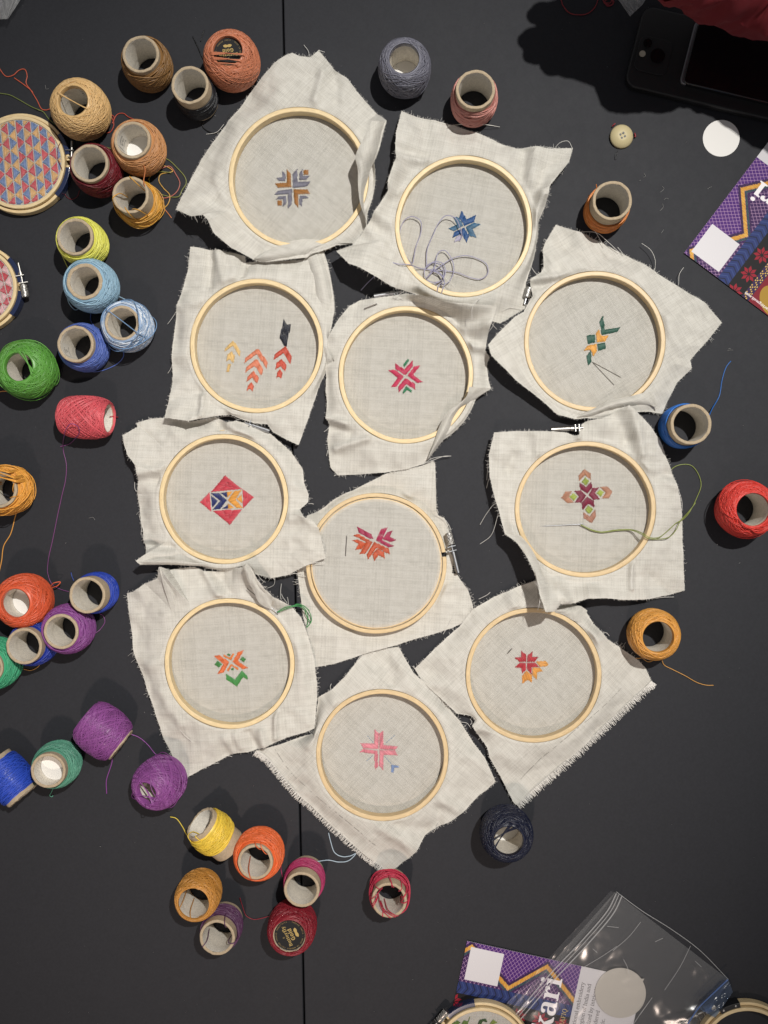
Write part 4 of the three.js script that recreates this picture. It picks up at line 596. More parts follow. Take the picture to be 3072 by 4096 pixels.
spool('purple ball lying on its side with one cardboard end showing', '#8c4690', { at: [412, 2925], y: 0.0222, axis: [0.8, -0.04, 0.62], R: 0.0222, H: 0.041, y0: 0, y1: 0.0402, ball: 0.7, Rt: 0.0158 });
spool('sage green spool with a white paper disc inside', '#559a80', { p: [193, 3083], R: 0.0198, y0: 0.002, y1: 0.0345, Rt: 0.0154, floor: 0.024, ball: 0.6 });
spool('royal blue spool lying on its side at the left photo edge', '#2750c8', { at: [36, 3112], y: 0.0194, axis: [0.65, 0.02, 0.75], R: 0.0192, y0: 0.003, y1: 0.0385, ball: 0.4 });
spool('tilted purple ball touching the corner of the orange X linen', '#8c4690', { at: [640, 3128], y: 0.0212, axis: [-0.32, 0.9, 0.2], R: 0.0218, H: 0.039, cover: 0.0098, y0: 0.0002, Rt: 0.0142, ball: 0.95, n: 110, across: [[0.3, 2.8, 0.002], [0.9, 4.2, 0.002]], slack: 3 });
spool('bright yellow spool tipped over with half its cardboard bare', '#ecc91c', { at: [858, 3337], y: 0.0182, axis: [-0.6, 0.42, -0.68], R: 0.0188, H: 0.037, y0: 0.011, y1: 0.0335, ball: 0.5, through: 2 });
spool('orange spool beside the tipped yellow one, a coil of thread inside', '#e9651c', { p: [1021, 3448], R: 0.0216, y0: 0.0004, y1: 0.0375, Rt: 0.0155, ball: 0.85, through: 3 });
spool('glittering gold metallic spool wound over its rim', '#c98a2c', { p: [776, 3611], R: 0.0192, cover: 0.0134, y0: 0.0004, Rt: 0.0152, wall: 0.0018, ball: 0.95, n: 90, through: 2 });
spool('dark plum spool below the gold metallic one', '#613a5e', { p: [869, 3750], R: 0.0176, y0: 0.007, y1: 0.0325, Rt: 0.0156, ball: 0.4, through: 3 });
spool('magenta spool standing across the gap between the table panels', '#b22c63', { p: [1207, 3558], R: 0.0174, y0: 0.008, y1: 0.0305, Rt: 0.0156, ball: 0.4 });
spool('full maroon ball with a black printed lid', '#8c1426', { p: [1158, 3742], R: 0.0208, cover: 0.0142, y0: 0.0004, ball: 0.9, n: 105, lid: { r: 0.0138, rot: 2.0 } });
spool('crimson remnant spool with tangled strands through its tube', '#c42145', { p: [1557, 3601], R: 0.0172, y0: 0.008, y1: 0.026, H: 0.037, Rt: 0.0155, n: 20, ball: 0.7, slack: 4, through: 14 });
spool('navy ball wound over its rim, below the fringed red flower linen', '#11172f', { p: [2033, 3361], R: 0.0226, cover: 0.0126, y0: 0.0004, ball: 0.95, n: 110, floor: true, across: [[5.6, 3.4, 0.003], [6.0, 3.9, 0.003]] });
spool('bright blue spool with a bare cardboard top, by the maroon cross linen', '#126bc4', { p: [2764, 1697], R: 0.0186, y0: 0.0004, y1: 0.0305, Rt: 0.0174, wall: 0.0028, ball: 0.4 });
spool('full scarlet ball at the right photo edge', '#dc3325', { p: [3009, 2038], R: 0.0236, cover: 0.0138, y0: 0.0004, ball: 0.9, n: 110, Rt: 0.0162, slack: 2 });
spool('mustard ball with a trailing end, beside the fringed red flower linen', '#d9962e', { p: [2631, 2547], R: 0.0216, H: 0.036, cover: 0.0132, y0: 0.0004, ball: 0.9, n: 105 });

// ---------------------------------------------------------------- loose threads
const YARNS = 'loose ends of embroidery thread on the table';
function loose(label, color, lists, o = {}) {
  const mb = new MB();
  for (const l of lists) { const pts = l.map((p) => P(p[0], p[1], ((p[2] ?? 0.5) + (o.over && p[2] > 8 ? 2.6 : 0)) / 1000 + 0.0002)), n = Math.max(20, pts.length * 7), cv = curve(pts, n); cv.forEach((q, k) => { q.y = Math.max(0.0004, q.y + 0.0006 * Math.abs(nz(k * 0.13, l.length, label.length))); }); mb.tube(cv, o.r ?? 0.00045, 6); }
  const c = lists[0][0], g = P(c[0], c[1], 0); for (let i = 0; i < mb.p.length; i += 3) { mb.p[i] -= g.x; mb.p[i + 2] -= g.z; }
  const m = mb.build(o.name ?? 'loose_thread', floss(color), scene); m.position.set(g.x, 0, g.z); tag(m, label, o.category ?? 'thread', o.group === null ? undefined : YARNS); return m;
}
const t00 = (l) => l.map(T(0, 0)), t01 = (l) => l.map(T(0, 1)), t02 = (l) => l.map(T(0, 2)), t03 = (l) => l.map(T(0, 3)), t13 = (l) => l.map(T(1, 3)), t20 = (l) => l.map(T(2, 0)), t21 = (l) => l.map(T(2, 1)), t22 = (l) => l.map(T(2, 2));
loose('wavy orange red thread running from the left photo edge to the cream gold ball', '#c85636', [t00([[-10, 435], [40, 495], [90, 486], [125, 455], [160, 450], [176, 490], [170, 540], [200, 585], [240, 650], [272, 708], [300, 713], [345, 698, 2]]), t00([[92, 505], [150, 545], [195, 580], [215, 600]])]);
loose('olive green thread passing under the cream gold ball', '#6f7a3c', [t00([[-10, 604], [60, 615], [130, 650], [200, 690], [250, 712, 1.4], [280, 725], [320, 775], [380, 820], [420, 835], [500, 860], [580, 905], [660, 945], [735, 968]])]);
loose('rust red kinked thread between the cream gold and tan orange spools', '#b5442e', [t00([[700, 733, 1], [740, 760], [728, 800], [760, 742], [800, 735], [830, 757], [880, 778, 2]]), t00([[690, 865], [722, 850], [738, 800, 1.4], [715, 745]])]);
loose('yellow looping thread right of the tan orange spool', '#c99a3a', [t00([[960, 1165], [1000, 1110], [1060, 1075], [1120, 1110], [1040, 1132], [1030, 1172], [1060, 1220], [1100, 1265], [1090, 1320], [1050, 1360], [1000, 1415]])]);
loose('olive looping thread in the tangle right of the tan orange spool', '#7d8140', [t00([[1055, 1018], [1100, 1042], [1150, 1090], [1200, 1150], [1206, 1190], [1180, 1232], [1160, 1272, 1.2], [1100, 1275], [1010, 1240], [970, 1190], [975, 1140], [1030, 1113, 1.4], [1110, 1120, 1.4]])]);
loose('dusty rose looping thread in the tangle right of the tan orange spool', '#b3665a', [t00([[1045, 1092, 1.6], [1100, 1078], [1140, 1130], [1166, 1190, 1], [1140, 1250], [1080, 1282], [1000, 1278]])]);
loose('tan orange thread hanging from its spool over the yellow remnant', '#c4733e', [t00([[918, 1050, 30], [940, 1095, 34], [932, 1180, 43], [950, 1240, 36], [985, 1300, 14], [1060, 1350, 1], [1112, 1412, 0.5]])]);
loose('thin dark red thread draped over the zigzag hoop and the table', '#6d1524', [[[700, 430, 12.6], [672, 490, 12.6], [668, 620, 12.6], [708, 720, 12.6], [738, 850, 8], [740, 980, 1], [772, 1062], [830, 1090], [890, 1062], [920, 985]].map(tile(0, 420, 0.3463))], { r: 0.0003 });
loose('black thread tail behind the salmon ball', '#0d0d10', [t00([[1322, 195], [1300, 268]]), t00([[1250, 238], [1282, 305], [1310, 370], [1340, 425]]), t00([[1305, 780], [1320, 830], [1400, 862], [1490, 740]])]);
loose('red thread loop at the top photo edge by the phone', '#8f1622', [t20([[312, -20], [335, 45], [375, 85], [430, 97], [490, 88], [535, 50], [562, -15]])]);
loose('small tangle of crimson thread at the top photo edge', '#8a1826', [t20([[585, -10], [600, 20], [640, 34], [660, 10], [625, -5], [600, 12], [635, 20], [652, -10]]), t20([[590, 5], [622, 40], [655, 25], [640, -10]])]);
loose('pale thread lying in front of the salmon pink spool', '#c8c2b4', [[[1790, 505, 6], [1830, 499, 6], [1890, 496, 4], [1950, 499, 2], [1999, 508, 0.6]]], { r: 0.0002 });
loose('light blue thread end curling left of the light blue spool', '#8fb0c6', [t01([[432, 240, 10], [450, 310, 1], [490, 350], [510, 342]])]);
loose('light blue thread running from the light blue spool to the variegated one', '#8fb0c6', [t01([[760, 258, 8], [850, 300, 4], [930, 345, 12], [960, 380, 20]])]);
loose('periwinkle thread curling under its spool', '#4a63b0', [t01([[590, 360], [590, 420], [615, 460], [655, 488, 3]]), t01([[540, 742, 2], [620, 750], [700, 730], [770, 690], [800, 650], [800, 610]])]);
loose('thin purple thread looped over the coral red ball and running down the table', '#7a3c78', [[...t01([[390, 1235], [440, 1222], [490, 1180, 22], [515, 1140, 33], [500, 1100, 39], [460, 1088, 41], [430, 1120, 37], [415, 1170, 26], [410, 1250], [430, 1350], [425, 1450], [400, 1560]]), ...t02([[378, 0], [342, 180], [312, 320], [310, 400], [340, 470], [390, 500], [445, 516]])]], { r: 0.00035 });
loose('amber thread trailing down the left photo edge', '#d8952c', [[...t01([[145, 1580, 1]]), ...t02([[108, 0], [70, 140], [25, 220], [10, 320], [-8, 400]])]]);
loose('amber thread end behind the leaf green ball', '#d08a3a', [t01([[-10, 880], [30, 876], [80, 880], [110, 868]])]);
loose('lemon yellow thread end beside the light blue spool', '#b5b74a', [t01([[400, -10, 2], [425, 45], [442, 85], [430, 150]])]);
loose('orange red curl on top of the long purple thread', '#d2531f', [t02([[325, 495, 8], [345, 462, 10], [392, 454, 8], [372, 478, 8], [335, 490, 8]])]);
loose('tuft of royal blue thread above the nearly empty spool', '#21408f', [t02([[460, 392], [468, 420], [478, 445]])]);
loose('purple thread curling down beside the nearly empty royal blue spool', '#7d3f80', [t02([[640, 655], [668, 672], [680, 710], [650, 760], [605, 795, 4]])], { r: 0.00035 });
loose('gold thread end under the wedged royal blue spool', '#c08a34', [t02([[155, 1018], [200, 1026], [250, 1000], [270, 962]])]);
loose('purple thread joining the two purple balls', '#84398f', [t02([[838, 1436, 2], [900, 1460], [960, 1510], [1010, 1570], [1060, 1595, 4], [1120, 1612, 18]])]);
loose('purple thread end hanging below the lying purple ball', '#84398f', [[...t02([[722, 1570, 3], [727, 1615]]), ...t03([[715, 0], [690, 80], [692, 166]])]]);
loose('tuft of sage green thread under its spool', '#4f9178', [t03([[345, 130, 4], [332, 160, 2], [322, 178], [338, 186], [344, 176]])]);
loose('bright yellow thread end reaching left from the tipped spool', '#d9c023', [t03([[1104, 316], [1140, 325], [1180, 375], [1210, 430], [1245, 464, 4]])]);
loose('crimson thread running to the maroon ball', '#94162e', [t03([[1555, 840, 3], [1570, 890], [1595, 955], [1640, 980], [1690, 975], [1742, 960]])], { r: 0.00032 });
loose('purple thread end left of the tilted purple ball', '#84398f', [t03([[862, 150], [856, 185], [895, 212, 2]])]);
loose('pale blue doubled thread below the fringed pink cross linen', '#a9bccb', [t13([[470, 420, 1], [485, 480], [510, 548], [560, 574], [612, 569], [648, 553], [600, 600], [540, 609], [470, 597], [398, 606, 4]])]);
loose('magenta thread hanging beside the magenta spool', '#a2285c', [t13([[165, 610, 10], [163, 660], [172, 705]])]);
loose('bright blue thread end reaching up from its spool', '#1260ae', [t21([[1278, 1032, 12], [1300, 985, 4], [1342, 908], [1362, 800], [1388, 720], [1418, 680]])]);
loose('doubled olive thread running from the needle over the hoop rim onto the table', '#7f8a3a', [[...t22([[445, 82, 3], [520, 115, 3], [580, 128, 3], [680, 115, 3], [780, 115, 5], [850, 140, 11], [890, 165, 12.5], [950, 165, 12], [1000, 130, 10], [1060, 75, 8], [1110, 45, 5], [1150, 0, 1]]), ...t21([[1200, 1560], [1225, 1480], [1200, 1400], [1160, 1357], [1115, 1350], [1060, 1363], [1020, 1395]])], t22([[445, 84, 3], [520, 120, 3], [582, 132, 3], [680, 120, 3.6], [770, 118, 5], [842, 146, 11], [880, 170, 13], [930, 176, 12], [1010, 166, 10], [1060, 120, 8], [1090, 60, 6], [1143, 0, 1.5], [1190, -60, 0.6]])], { r: 0.0004, over: true });
loose('mustard thread trailing right from the mustard ball', '#c68f3c', [t22([[968, 940, 5], [985, 990], [1040, 1020], [1120, 1060], [1200, 1105], [1260, 1122], [1306, 1123]]), t22([[800, 950, 4], [842, 942, 4], [830, 915, 4]]), t22([[840, 942], [880, 970], [915, 960], [925, 935]])], { r: 0.0004 });
loose('orange thread end sticking up from the orange remnant spool', '#cf7422', [t20([[548, 1245, 12], [550, 1220, 16], [545, 1195, 18]])]);
loose('coral red thread end beside the lying coral ball', '#b3343c', [t01([[712, 1041, 10], [735, 1040, 8], [765, 1045, 1]])]);
const bt = tile(1320, 420, 0.6028), lil = (l) => l.map(bt);
loose('long lilac thread looped and coiled over the blue star hoop', '#9491ad', [
  lil([[205, 1230, 0.5], [250, 1180, 0.6], [300, 1130, 10], [340, 1070, 11], [380, 1040, 11], [450, 1055, 12], [530, 1060, 11], [600, 1085, 3], [680, 1095, 3], [760, 1100, 3], [850, 1115, 3], [930, 1145, 3], [1000, 1155, 3], [1045, 1120, 3], [1040, 1060, 3], [980, 1020, 3], [900, 1000, 4], [820, 1015, 4], [760, 1050, 4], [690, 1100, 4], [640, 1150, 4]]),
  lil([[545, 1055, 9], [500, 1000, 4], [475, 940, 3], [465, 830, 3], [500, 760, 4], [545, 740, 5], [600, 770, 5], [602, 850, 3], [570, 940, 3], [550, 1050, 8]]), lil([[640, 1085, 3], [645, 960, 5], [685, 860, 7], [720, 785, 8], [770, 735, 8], [830, 750, 8], [865, 820, 6], [875, 870, 3], [858, 905, 1.5]]),
  lil([[640, 1080, 4], [690, 1040, 4], [750, 1055, 4], [765, 1120, 4], [730, 1170, 4], [660, 1170, 4], [625, 1120, 4], [650, 1060, 4], [710, 1050, 5], [755, 1100, 5], [740, 1160, 5], [690, 1190, 6]]), lil([[690, 1095, 5], [720, 980, 5], [760, 965, 5], [810, 1030, 5], [820, 1110, 5], [780, 1180, 5], [720, 1195, 7]]),
  lil([[660, 1100, 4], [720, 1110, 5], [755, 1160, 8], [720, 1200, 11], [705, 1285, 7]]), lil([[680, 1100, 5], [735, 1130, 6], [760, 1180, 9], [745, 1230, 10], [733, 1290, 7]]), lil([[640, 1150, 5], [680, 1095, 6], [700, 1060, 6]])], { r: 0.00042, over: true });
const jt = tile(480, 2220, 0.5184), gre = (l) => l.map(jt);
loose('green thread through the eye of a needle beside the orange X hoop', '#2e8a45', [gre([[1212, 442, 16], [1270, 405, 17], [1330, 392, 16], [1390, 384, 13], [1440, 410, 10], [1470, 460, 6], [1475, 515, 5], [1438, 562, 4]]), gre([[1212, 444, 16], [1290, 412, 17], [1350, 395, 16], [1410, 400, 13], [1445, 450, 8], [1450, 510, 5], [1440, 555, 4]]), gre([[1330, 392, 16], [1380, 395, 14], [1420, 420, 10], [1440, 470, 7], [1470, 520, 5]]), gre([[1340, 395, 16], [1360, 380, 15], [1410, 388, 12], [1462, 430, 9]])], { r: 0.0004 });

// ---------------------------------------------------------------- needles
function needle(label, a, b, ha, hb, eye) {
  const A = P(a[0], a[1], ha / 1000), B = P(b[0], b[1], hb / 1000), d = B.clone().sub(A), L = d.length(), root = thing('sewing_needle', label, 'needle', A.x, 0, A.z);
  const n = 14, pts = []; for (let k = 0; k <= n; k++) pts.push(A.clone().addScaledVector(d, k / n).sub(V3(A.x, 0, A.z)));
  new MB().tube(pts, (t) => 0.0004 * Math.min(1, 0.15 + (eye ? 1 - t : 1) * 6 + (eye ? 0 : 0)) * (t < 0.05 && !eye ? 0.3 + t * 14 : 1), 8).build('needle_shaft', eye ? M.steel : M.needle, root);
  if (eye) { const t = part('needle_eye', new THREE.TorusGeometry(0.0007, 0.00024, 8, 18), M.steel, root); t.position.copy(pts[0]); t.scale.set(1.9, 1, 1); t.rotation.set(Math.PI / 2, 0, -Math.atan2(d.z, d.x)); t.rotation.order = 'YXZ'; t.rotation.set(Math.PI / 2, -Math.atan2(d.z, d.x), 0); }
  return root;
}
const gt = tile(1920, 1600, 0.5425), it = tile(1140, 1820, 0.4943), kt = tile(1620, 2320, 1.0924), dt = tile(1260, 1120, 0.4822), m5 = tile(2320, 1250, 0.2362);
needle('bright needle holding the olive thread on the maroon cross linen', gt([745, 916]), gt([440, 932]), 3, 1.2, true);
needle('dark needle lying left of the magenta and orange half flower', it([500, 648]), it([490, 816]), 13.4, 12.5);
needle('short dark needle stuck in the linen above the red flower with amber leaves', kt([393, 250]), kt([375, 269]), 5, 1.2);
needle('dark needle lying on the linen edge above the pink flower hoop', dt([522, 194]), dt([408, 238]), 13.5, 12);
needle('dark needle standing up from the lowest green leaf on the amber zigzag linen', m5([205, 838]), m5([690, 1100]), 1, 17);
needle('needle with the green thread stuck in the cloth edge by the orange X hoop', jt([1214, 442]), jt([1152, 394]), 16, 17, true);
needle('thin dark needle lying in the fold above the orange X hoop', jt([1045, 312]), jt([982, 258]), 22, 17);

// ---------------------------------------------------------------- the two printed leaflets
const leafTex = canvasTex(1288, 880, (g) => {
  const s = 8, Z = [[-6, 12], [5, 2], [45, 32], [75, 5], [106, 31], [140, 4]], line = (pts, off) => { g.beginPath(); pts.forEach(([x, y], i) => g[i ? 'lineTo' : 'moveTo'](x * s, (y + off) * s)); };
  g.fillStyle = '#33204a'; g.fillRect(0, 0, 1288, 880);
  g.fillStyle = '#4a2170'; line(Z, 9); g.lineTo(1120, 0); g.lineTo(-50, 0); g.fill();
  g.fillStyle = '#3a1d52'; line(Z, 10); g.lineTo(1120, 320); g.lineTo(-50, 320); g.fill();
  let q = 7; const rn = () => { q = (q * 16807) % 2147483647; return q / 2147483647; };
  g.strokeStyle = '#c3a0bd'; g.lineWidth = 2.1; for (let k = -40; k < 60; k++) { g.beginPath(); g.moveTo(k * 30, 0); g.lineTo(k * 30 + 260, 320); g.moveTo(k * 30 + 20, 0); g.lineTo(k * 30 - 240, 320); g.stroke(); }
  const hairy = (off, w, cols) => { for (let i = 0; i + 1 < Z.length; i++) { const [ax, ay] = Z[i], [bx, by] = Z[i + 1], L = Math.hypot(bx - ax, by - ay), n = Math.round(L * 5); for (let k = 0; k < n; k++) { const t = k / n, x = lerp(ax, bx, t) * s, y = (lerp(ay, by, t) + off) * s, a = rn() * 6; g.strokeStyle = cols[Math.floor(rn() * cols.length)]; g.lineWidth = 2.4; g.beginPath(); g.moveTo(x + a - 3, y - a); g.lineTo(x - a + 3, y + w * s + a); g.stroke(); } } };
  hairy(-2.4, 2.2, ['#3c2150', '#2d1840']); hairy(5.2, 1.8, ['#31424c', '#3b5a55', '#283648']); hairy(0.4, 3.6, ['#d39a3c', '#c98a2c', '#e0b25a']); hairy(8, 1.2, ['#4b2560', '#2a163c']);
  g.fillStyle = '#26346a'; g.fillRect(0, 37 * s, 105 * s, 11 * s); g.lineWidth = 7;
  for (let k = -2; k < 40; k++) { g.strokeStyle = k % 2 ? '#34477c' : '#151d38'; g.beginPath(); g.moveTo(k * 26, 37 * s); g.lineTo(k * 26 + 26, 42.5 * s); g.lineTo(k * 26, 48 * s); g.stroke(); }
  g.fillStyle = '#131013'; g.fillRect(0, 48 * s, 105 * s, 16 * s);
  const star = (x, y, r) => { g.fillStyle = '#96182c'; for (let k = 0; k < 8; k++) { const A = k * Math.PI / 4 + 0.39; g.beginPath(); g.moveTo(x + Math.cos(A) * r * 0.14, y + Math.sin(A) * r * 0.14); g.lineTo(x + Math.cos(A - 0.34) * r * 0.62, y + Math.sin(A - 0.34) * r * 0.62); g.lineTo(x + Math.cos(A) * r, y + Math.sin(A) * r); g.lineTo(x + Math.cos(A + 0.34) * r * 0.62, y + Math.sin(A + 0.34) * r * 0.62); g.fill(); } };
  for (let k = 0; k < 6; k++) star((-1 + k * 20) * s, (56 + (k % 2)) * s, 62);
  g.fillStyle = '#d8b458'; for (let k = 0; k < 42; k++) for (let r = 0; r < 4; r++) if ((k + r) % 3) g.fillRect(k * 20 + (r % 2) * 8, (64.5 + r * 1.6) * s, 11, 8);
  g.fillStyle = '#7d1526'; g.fillRect(0, 71 * s, 105 * s, 40 * s);
  g.fillStyle = '#a8842f'; for (let k = 0; k < 4; k++) { g.beginPath(); g.ellipse((12 + k * 26) * s, 88 * s, 82, 118, 0.5, 0, 6.3); g.fill(); } g.fillStyle = '#7d1526'; for (let k = 0; k < 4; k++) { g.beginPath(); g.ellipse((14 + k * 26) * s, 90 * s, 34, 62, 0.5, 0, 6.3); g.fill(); }
  g.fillStyle = '#dad7da'; g.fillRect(4.7 * s, 4.3 * s, 30.4 * s, 30.4 * s); g.fillStyle = '#d2cfd2'; g.fillRect(105 * s, 0, 56 * s, 880);
  const up = (t, u, v, font, col, al = 'left') => { g.save(); g.translate(u * s, v * s); g.rotate(-Math.PI / 2); g.font = font; g.fillStyle = col; g.textAlign = al; g.fillText(t, 0, 0); g.restore(); };
  up('Phulkari', 91, 15, 'bold 196px serif', '#f4f0f2', 'right'); up('with AFROZ SHAFIQ', 100.5, 41, '44px serif', '#d9bf85', 'right'); up('phulkari@gmail.com', 5.2, 64, 'bold 26px serif', '#f4f0f2', 'right');
  for (const [t, u] of [['Phulkari is a traditional embroidery', 111], ['from the Punjab region of India and', 117.2], ['is characterized by intricate,', 123.4], ['hand embroidered', 129.6], ['flowers on fabric.', 135.8]]) up(t, u, t.includes('emb') && u > 120 ? 36 : t.includes('fabric') ? 42 : 14, '36px serif', '#2a2628', 'right');
  for (const [t, u] of [['Oakville', 142], ['the', 146.5], ['to J', 151], ['the', 155], ['pieces', 158.6]]) up(t, u, 48, '24px serif', '#2a2628', 'right');
});
const leafMat = PH({ map: leafTex, roughness: 0.62, specularIntensity: 0.5 });
function leaflet(label, corner, du, lift) {                // corner by the white square, du = photo direction of the long edge
  const c = P(corner[0], corner[1], lift), e = P(corner[0] + du[0] * 400, corner[1] + du[1] * 400, lift).sub(c).normalize(), root = thing('leaflet', label, 'leaflet', c.x, 0, c.z, 'printed embroidery leaflets'), f = V3(-e.z, 0, e.x), w = 0.161, h = 0.11, mb = new MB();
  mb.grid(24, 16, (u, v) => { const p = e.clone().multiplyScalar(u * w).addScaledVector(f, v * h), y = lift + 0.0012 * sstep(0.55, 1, Math.hypot(u - 0.5, v - 0.5) * 1.6) * (0.5 + 0.5 * nz(u * 2, v * 2, lift * 900)); return [p.x, y, p.z, u, 1 - v]; });
  mb.build('printed_face', leafMat, root);
  const bk = new MB(); bk.grid(24, 16, (u, v) => { const p = e.clone().multiplyScalar(u * w).addScaledVector(f, v * h); return [p.x, lift - 0.0003 + 0.0012 * sstep(0.55, 1, Math.hypot(u - 0.5, v - 0.5) * 1.6) * (0.5 + 0.5 * nz(u * 2, v * 2, lift * 900)), p.z]; }); bk.build('paper_back', M.paper, root);
}
leaflet('patterned purple leaflet with a white square, lying below the round sticker', [2736, 1012], [0.604, -0.797], 0.0012);
leaflet('patterned purple leaflet partly inside the clear zip bag at the bottom', [1868, 3763], [0.976, 0.216], 0.0012);

// ---------------------------------------------------------------- sticker, button, lint
{
  const c = P(2885, 553, 0.0006), m = part('round_sticker', new THREE.CylinderGeometry(0.0161, 0.0161, 0.0005, 72), M.paper, scene); m.position.set(c.x, 0.00035, c.z); tag(m, 'plain white round sticker lying right of the button', 'sticker');
  const q = P(2482, 3972, 0.0026), root = thing('round_label', 'pale translucent round label with a small tab, inside the clear bag', 'label', q.x, 0, q.z), sh = new THREE.Shape(); sh.absarc(0, 0, 0.0226, 0.62, Math.PI * 2 + 0.5); sh.lineTo(0.0212, 0.0132); 
  const g = new THREE.ExtrudeGeometry(sh, { depth: 0.0004, bevelEnabled: false, curveSegments: 60 }); g.rotateX(-Math.PI / 2); g.translate(0, 0.0022, 0); part('label_disc', g, PH({ color: lin(0.62, 0.58, 0.52), roughness: 0.6, transmission: 0.25, thickness: 0 }), root);
}
{
  const c = P(2488, 541, 0.005), root = thing('button', 'domed horn button with four holes, left of the white round sticker', 'button', c.x, 0, c.z), g = new THREE.Group(); root.rotation.set(0.1, 0, -0.06);
  new MB().lathe([[0.0001, 0.0062], [0.0018, 0.0061], [0.0026, 0.0066], [0.0045, 0.0066], [0.0075, 0.0055], [0.0096, 0.0037], [0.0104, 0.0022], [0.0098, 0.001], [0.0001, 0.0006]].reverse(), 48).build('button_body', PH({ color: lin(0.56, 0.5, 0.31), map: dataTex(64, (x, y) => { const a = perNoise(x, y, 64, 4, 31), b = perNoise(x, y, 64, 12, 32), k = a > 0.66 ? 0.55 + 0.4 * b : 0.95 + 0.08 * b; return [k, k * 0.98, k * 0.94]; }), roughness: 0.55 }), root);
  for (const [x, z] of [[-0.0021, -0.0008], [0.0005, -0.0022], [0.002, 0.0007], [-0.0008, 0.002]]) { const h = part('button_hole', new THREE.CylinderGeometry(0.00095, 0.00095, 0.0012, 14), M.black, root); h.position.set(x, 0.0061, z); }
  loose('short looped dark thread just below the button', '#26262a', [t20([[680, 978], [668, 1010], [670, 1034], [680, 1012], [686, 978]])], { r: 0.0003 });
  loose('scraps of red thread stuck at the rim of the button', '#8c1c28', [t20([[650, 820, 2], [662, 806, 3], [670, 800, 3]]), t20([[794, 862, 2], [800, 880, 2], [796, 886, 2], [804, 884, 2]])], { r: 0.0006 });
}
{
  const mb = new MB(); for (const [x, y, l] of [[2573, 710, 18], [2563, 720, 8], [2648, 745, 26], [2650, 815, 30], [2656, 800, 18], [2655, 918, 18], [2830, 757, 20], [2932, 1400, 22], [2924, 1396, 12], [380, 2080, 26], [264, 2175, 5], [603, 2855, 8], [580, 2850, 4], [400, 3388, 4], [2870, 2175, 6], [2960, 2250, 6], [860, 460, 6], [195, 355, 20]]) {
    const p = P(x, y, 0.0004), A = rr(0, 6.28), L = l * 0.000225, b = rr(-1, 1); mb.tube(curve([p.clone(), p.clone().add(V3(Math.cos(A) * L / 2, 0.0003, Math.sin(A) * L / 2)), p.clone().add(V3(Math.cos(A + b) * L, 0, Math.sin(A + b) * L))], 8), 0.00016, 4);
  }
  for (let k = 0; k < 280; k++) { const p = P(rr(0, 3072), rr(0, 4096), 0.0003), A = rr(0, 6.28), L = rr(0.0002, 0.0012); mb.tube([p, p.clone().add(V3(Math.cos(A) * L, 0, Math.sin(A) * L))], 0.00007, 3); }
  tag(mb.build('lint', floss('#8b8a88'), scene), 'specks of pale lint and fibre scattered over the dark table', 'lint', undefined, 'stuff');
}

// ---------------------------------------------------------------- phone with a dark wallet on its back
{
  const v = tile(2050, 0, 0.616), c0 = v([856, 30]), o = P(c0[0], c0[1], 0.0095), X = V3(0.97, 0, 0.243).normalize(), root = thing('phone', 'black phone in a matt case lying face down in the shadow by the red sleeve', 'phone', o.x, 0, o.z); root.rotation.y = -Math.atan2(X.z, X.x);
  const slab = (x, z, w, h, r, y, t, bev) => { const g = new THREE.ExtrudeGeometry(roundedRect(x + bev, -z - h + bev, w - 2 * bev, h - 2 * bev, r), { depth: t - 2 * bev, bevelEnabled: true, bevelThickness: bev, bevelSize: bev, bevelSegments: 4, curveSegments: 10 }); g.rotateX(-Math.PI / 2); g.translate(0, y + bev, 0); return g; };
  part('phone_case', slab(0, 0, 0.148, 0.072, 0.009, 0.0004, 0.0092, 0.0016), M.black, root);
  part('camera_bump', slab(0.004, 0.026, 0.029, 0.031, 0.006, 0.0095, 0.0010, 0.0004), M.black, root);
  for (const [x, z, r] of [[0.022, 0.0415, 0.0062], [0.011, 0.0325, 0.0036]]) { const l = part('camera_lens', new THREE.CylinderGeometry(r, r, 0.0012, 36), M.gloss, root); l.position.set(x, 0.0114, z); }
  const f = part('flash_lamp', new THREE.CylinderGeometry(0.0027, 0.0027, 0.0006, 28), S({ color: lin(0.5, 0.46, 0.36), roughness: 0.35 }), root); f.position.set(0.0088, 0.0111, 0.0425);
  for (let k = 0; k < 11; k++) { const r = part('grip_ridge', new THREE.BoxGeometry(0.0006, 0.0012, 0.0035), M.black, root); r.position.set(0.047 + k * 0.0016, 0.0098, 0.004); }
  const w = thing('wallet', 'black glossy card wallet with a silver left edge on the phone', 'wallet', o.x, 0, o.z); w.rotation.y = root.rotation.y;
  part('wallet_body', slab(0.0485, 0.0055, 0.094, 0.0555, 0.004, 0.0098, 0.0058, 0.001), M.gloss, w);
  part('silver_edge', slab(0.0462, 0.0052, 0.008, 0.056, 0.0035, 0.0097, 0.0042, 0.0008), S({ color: lin(0.3, 0.3, 0.32), metalness: 0.9, roughness: 0.38 }), w);
}

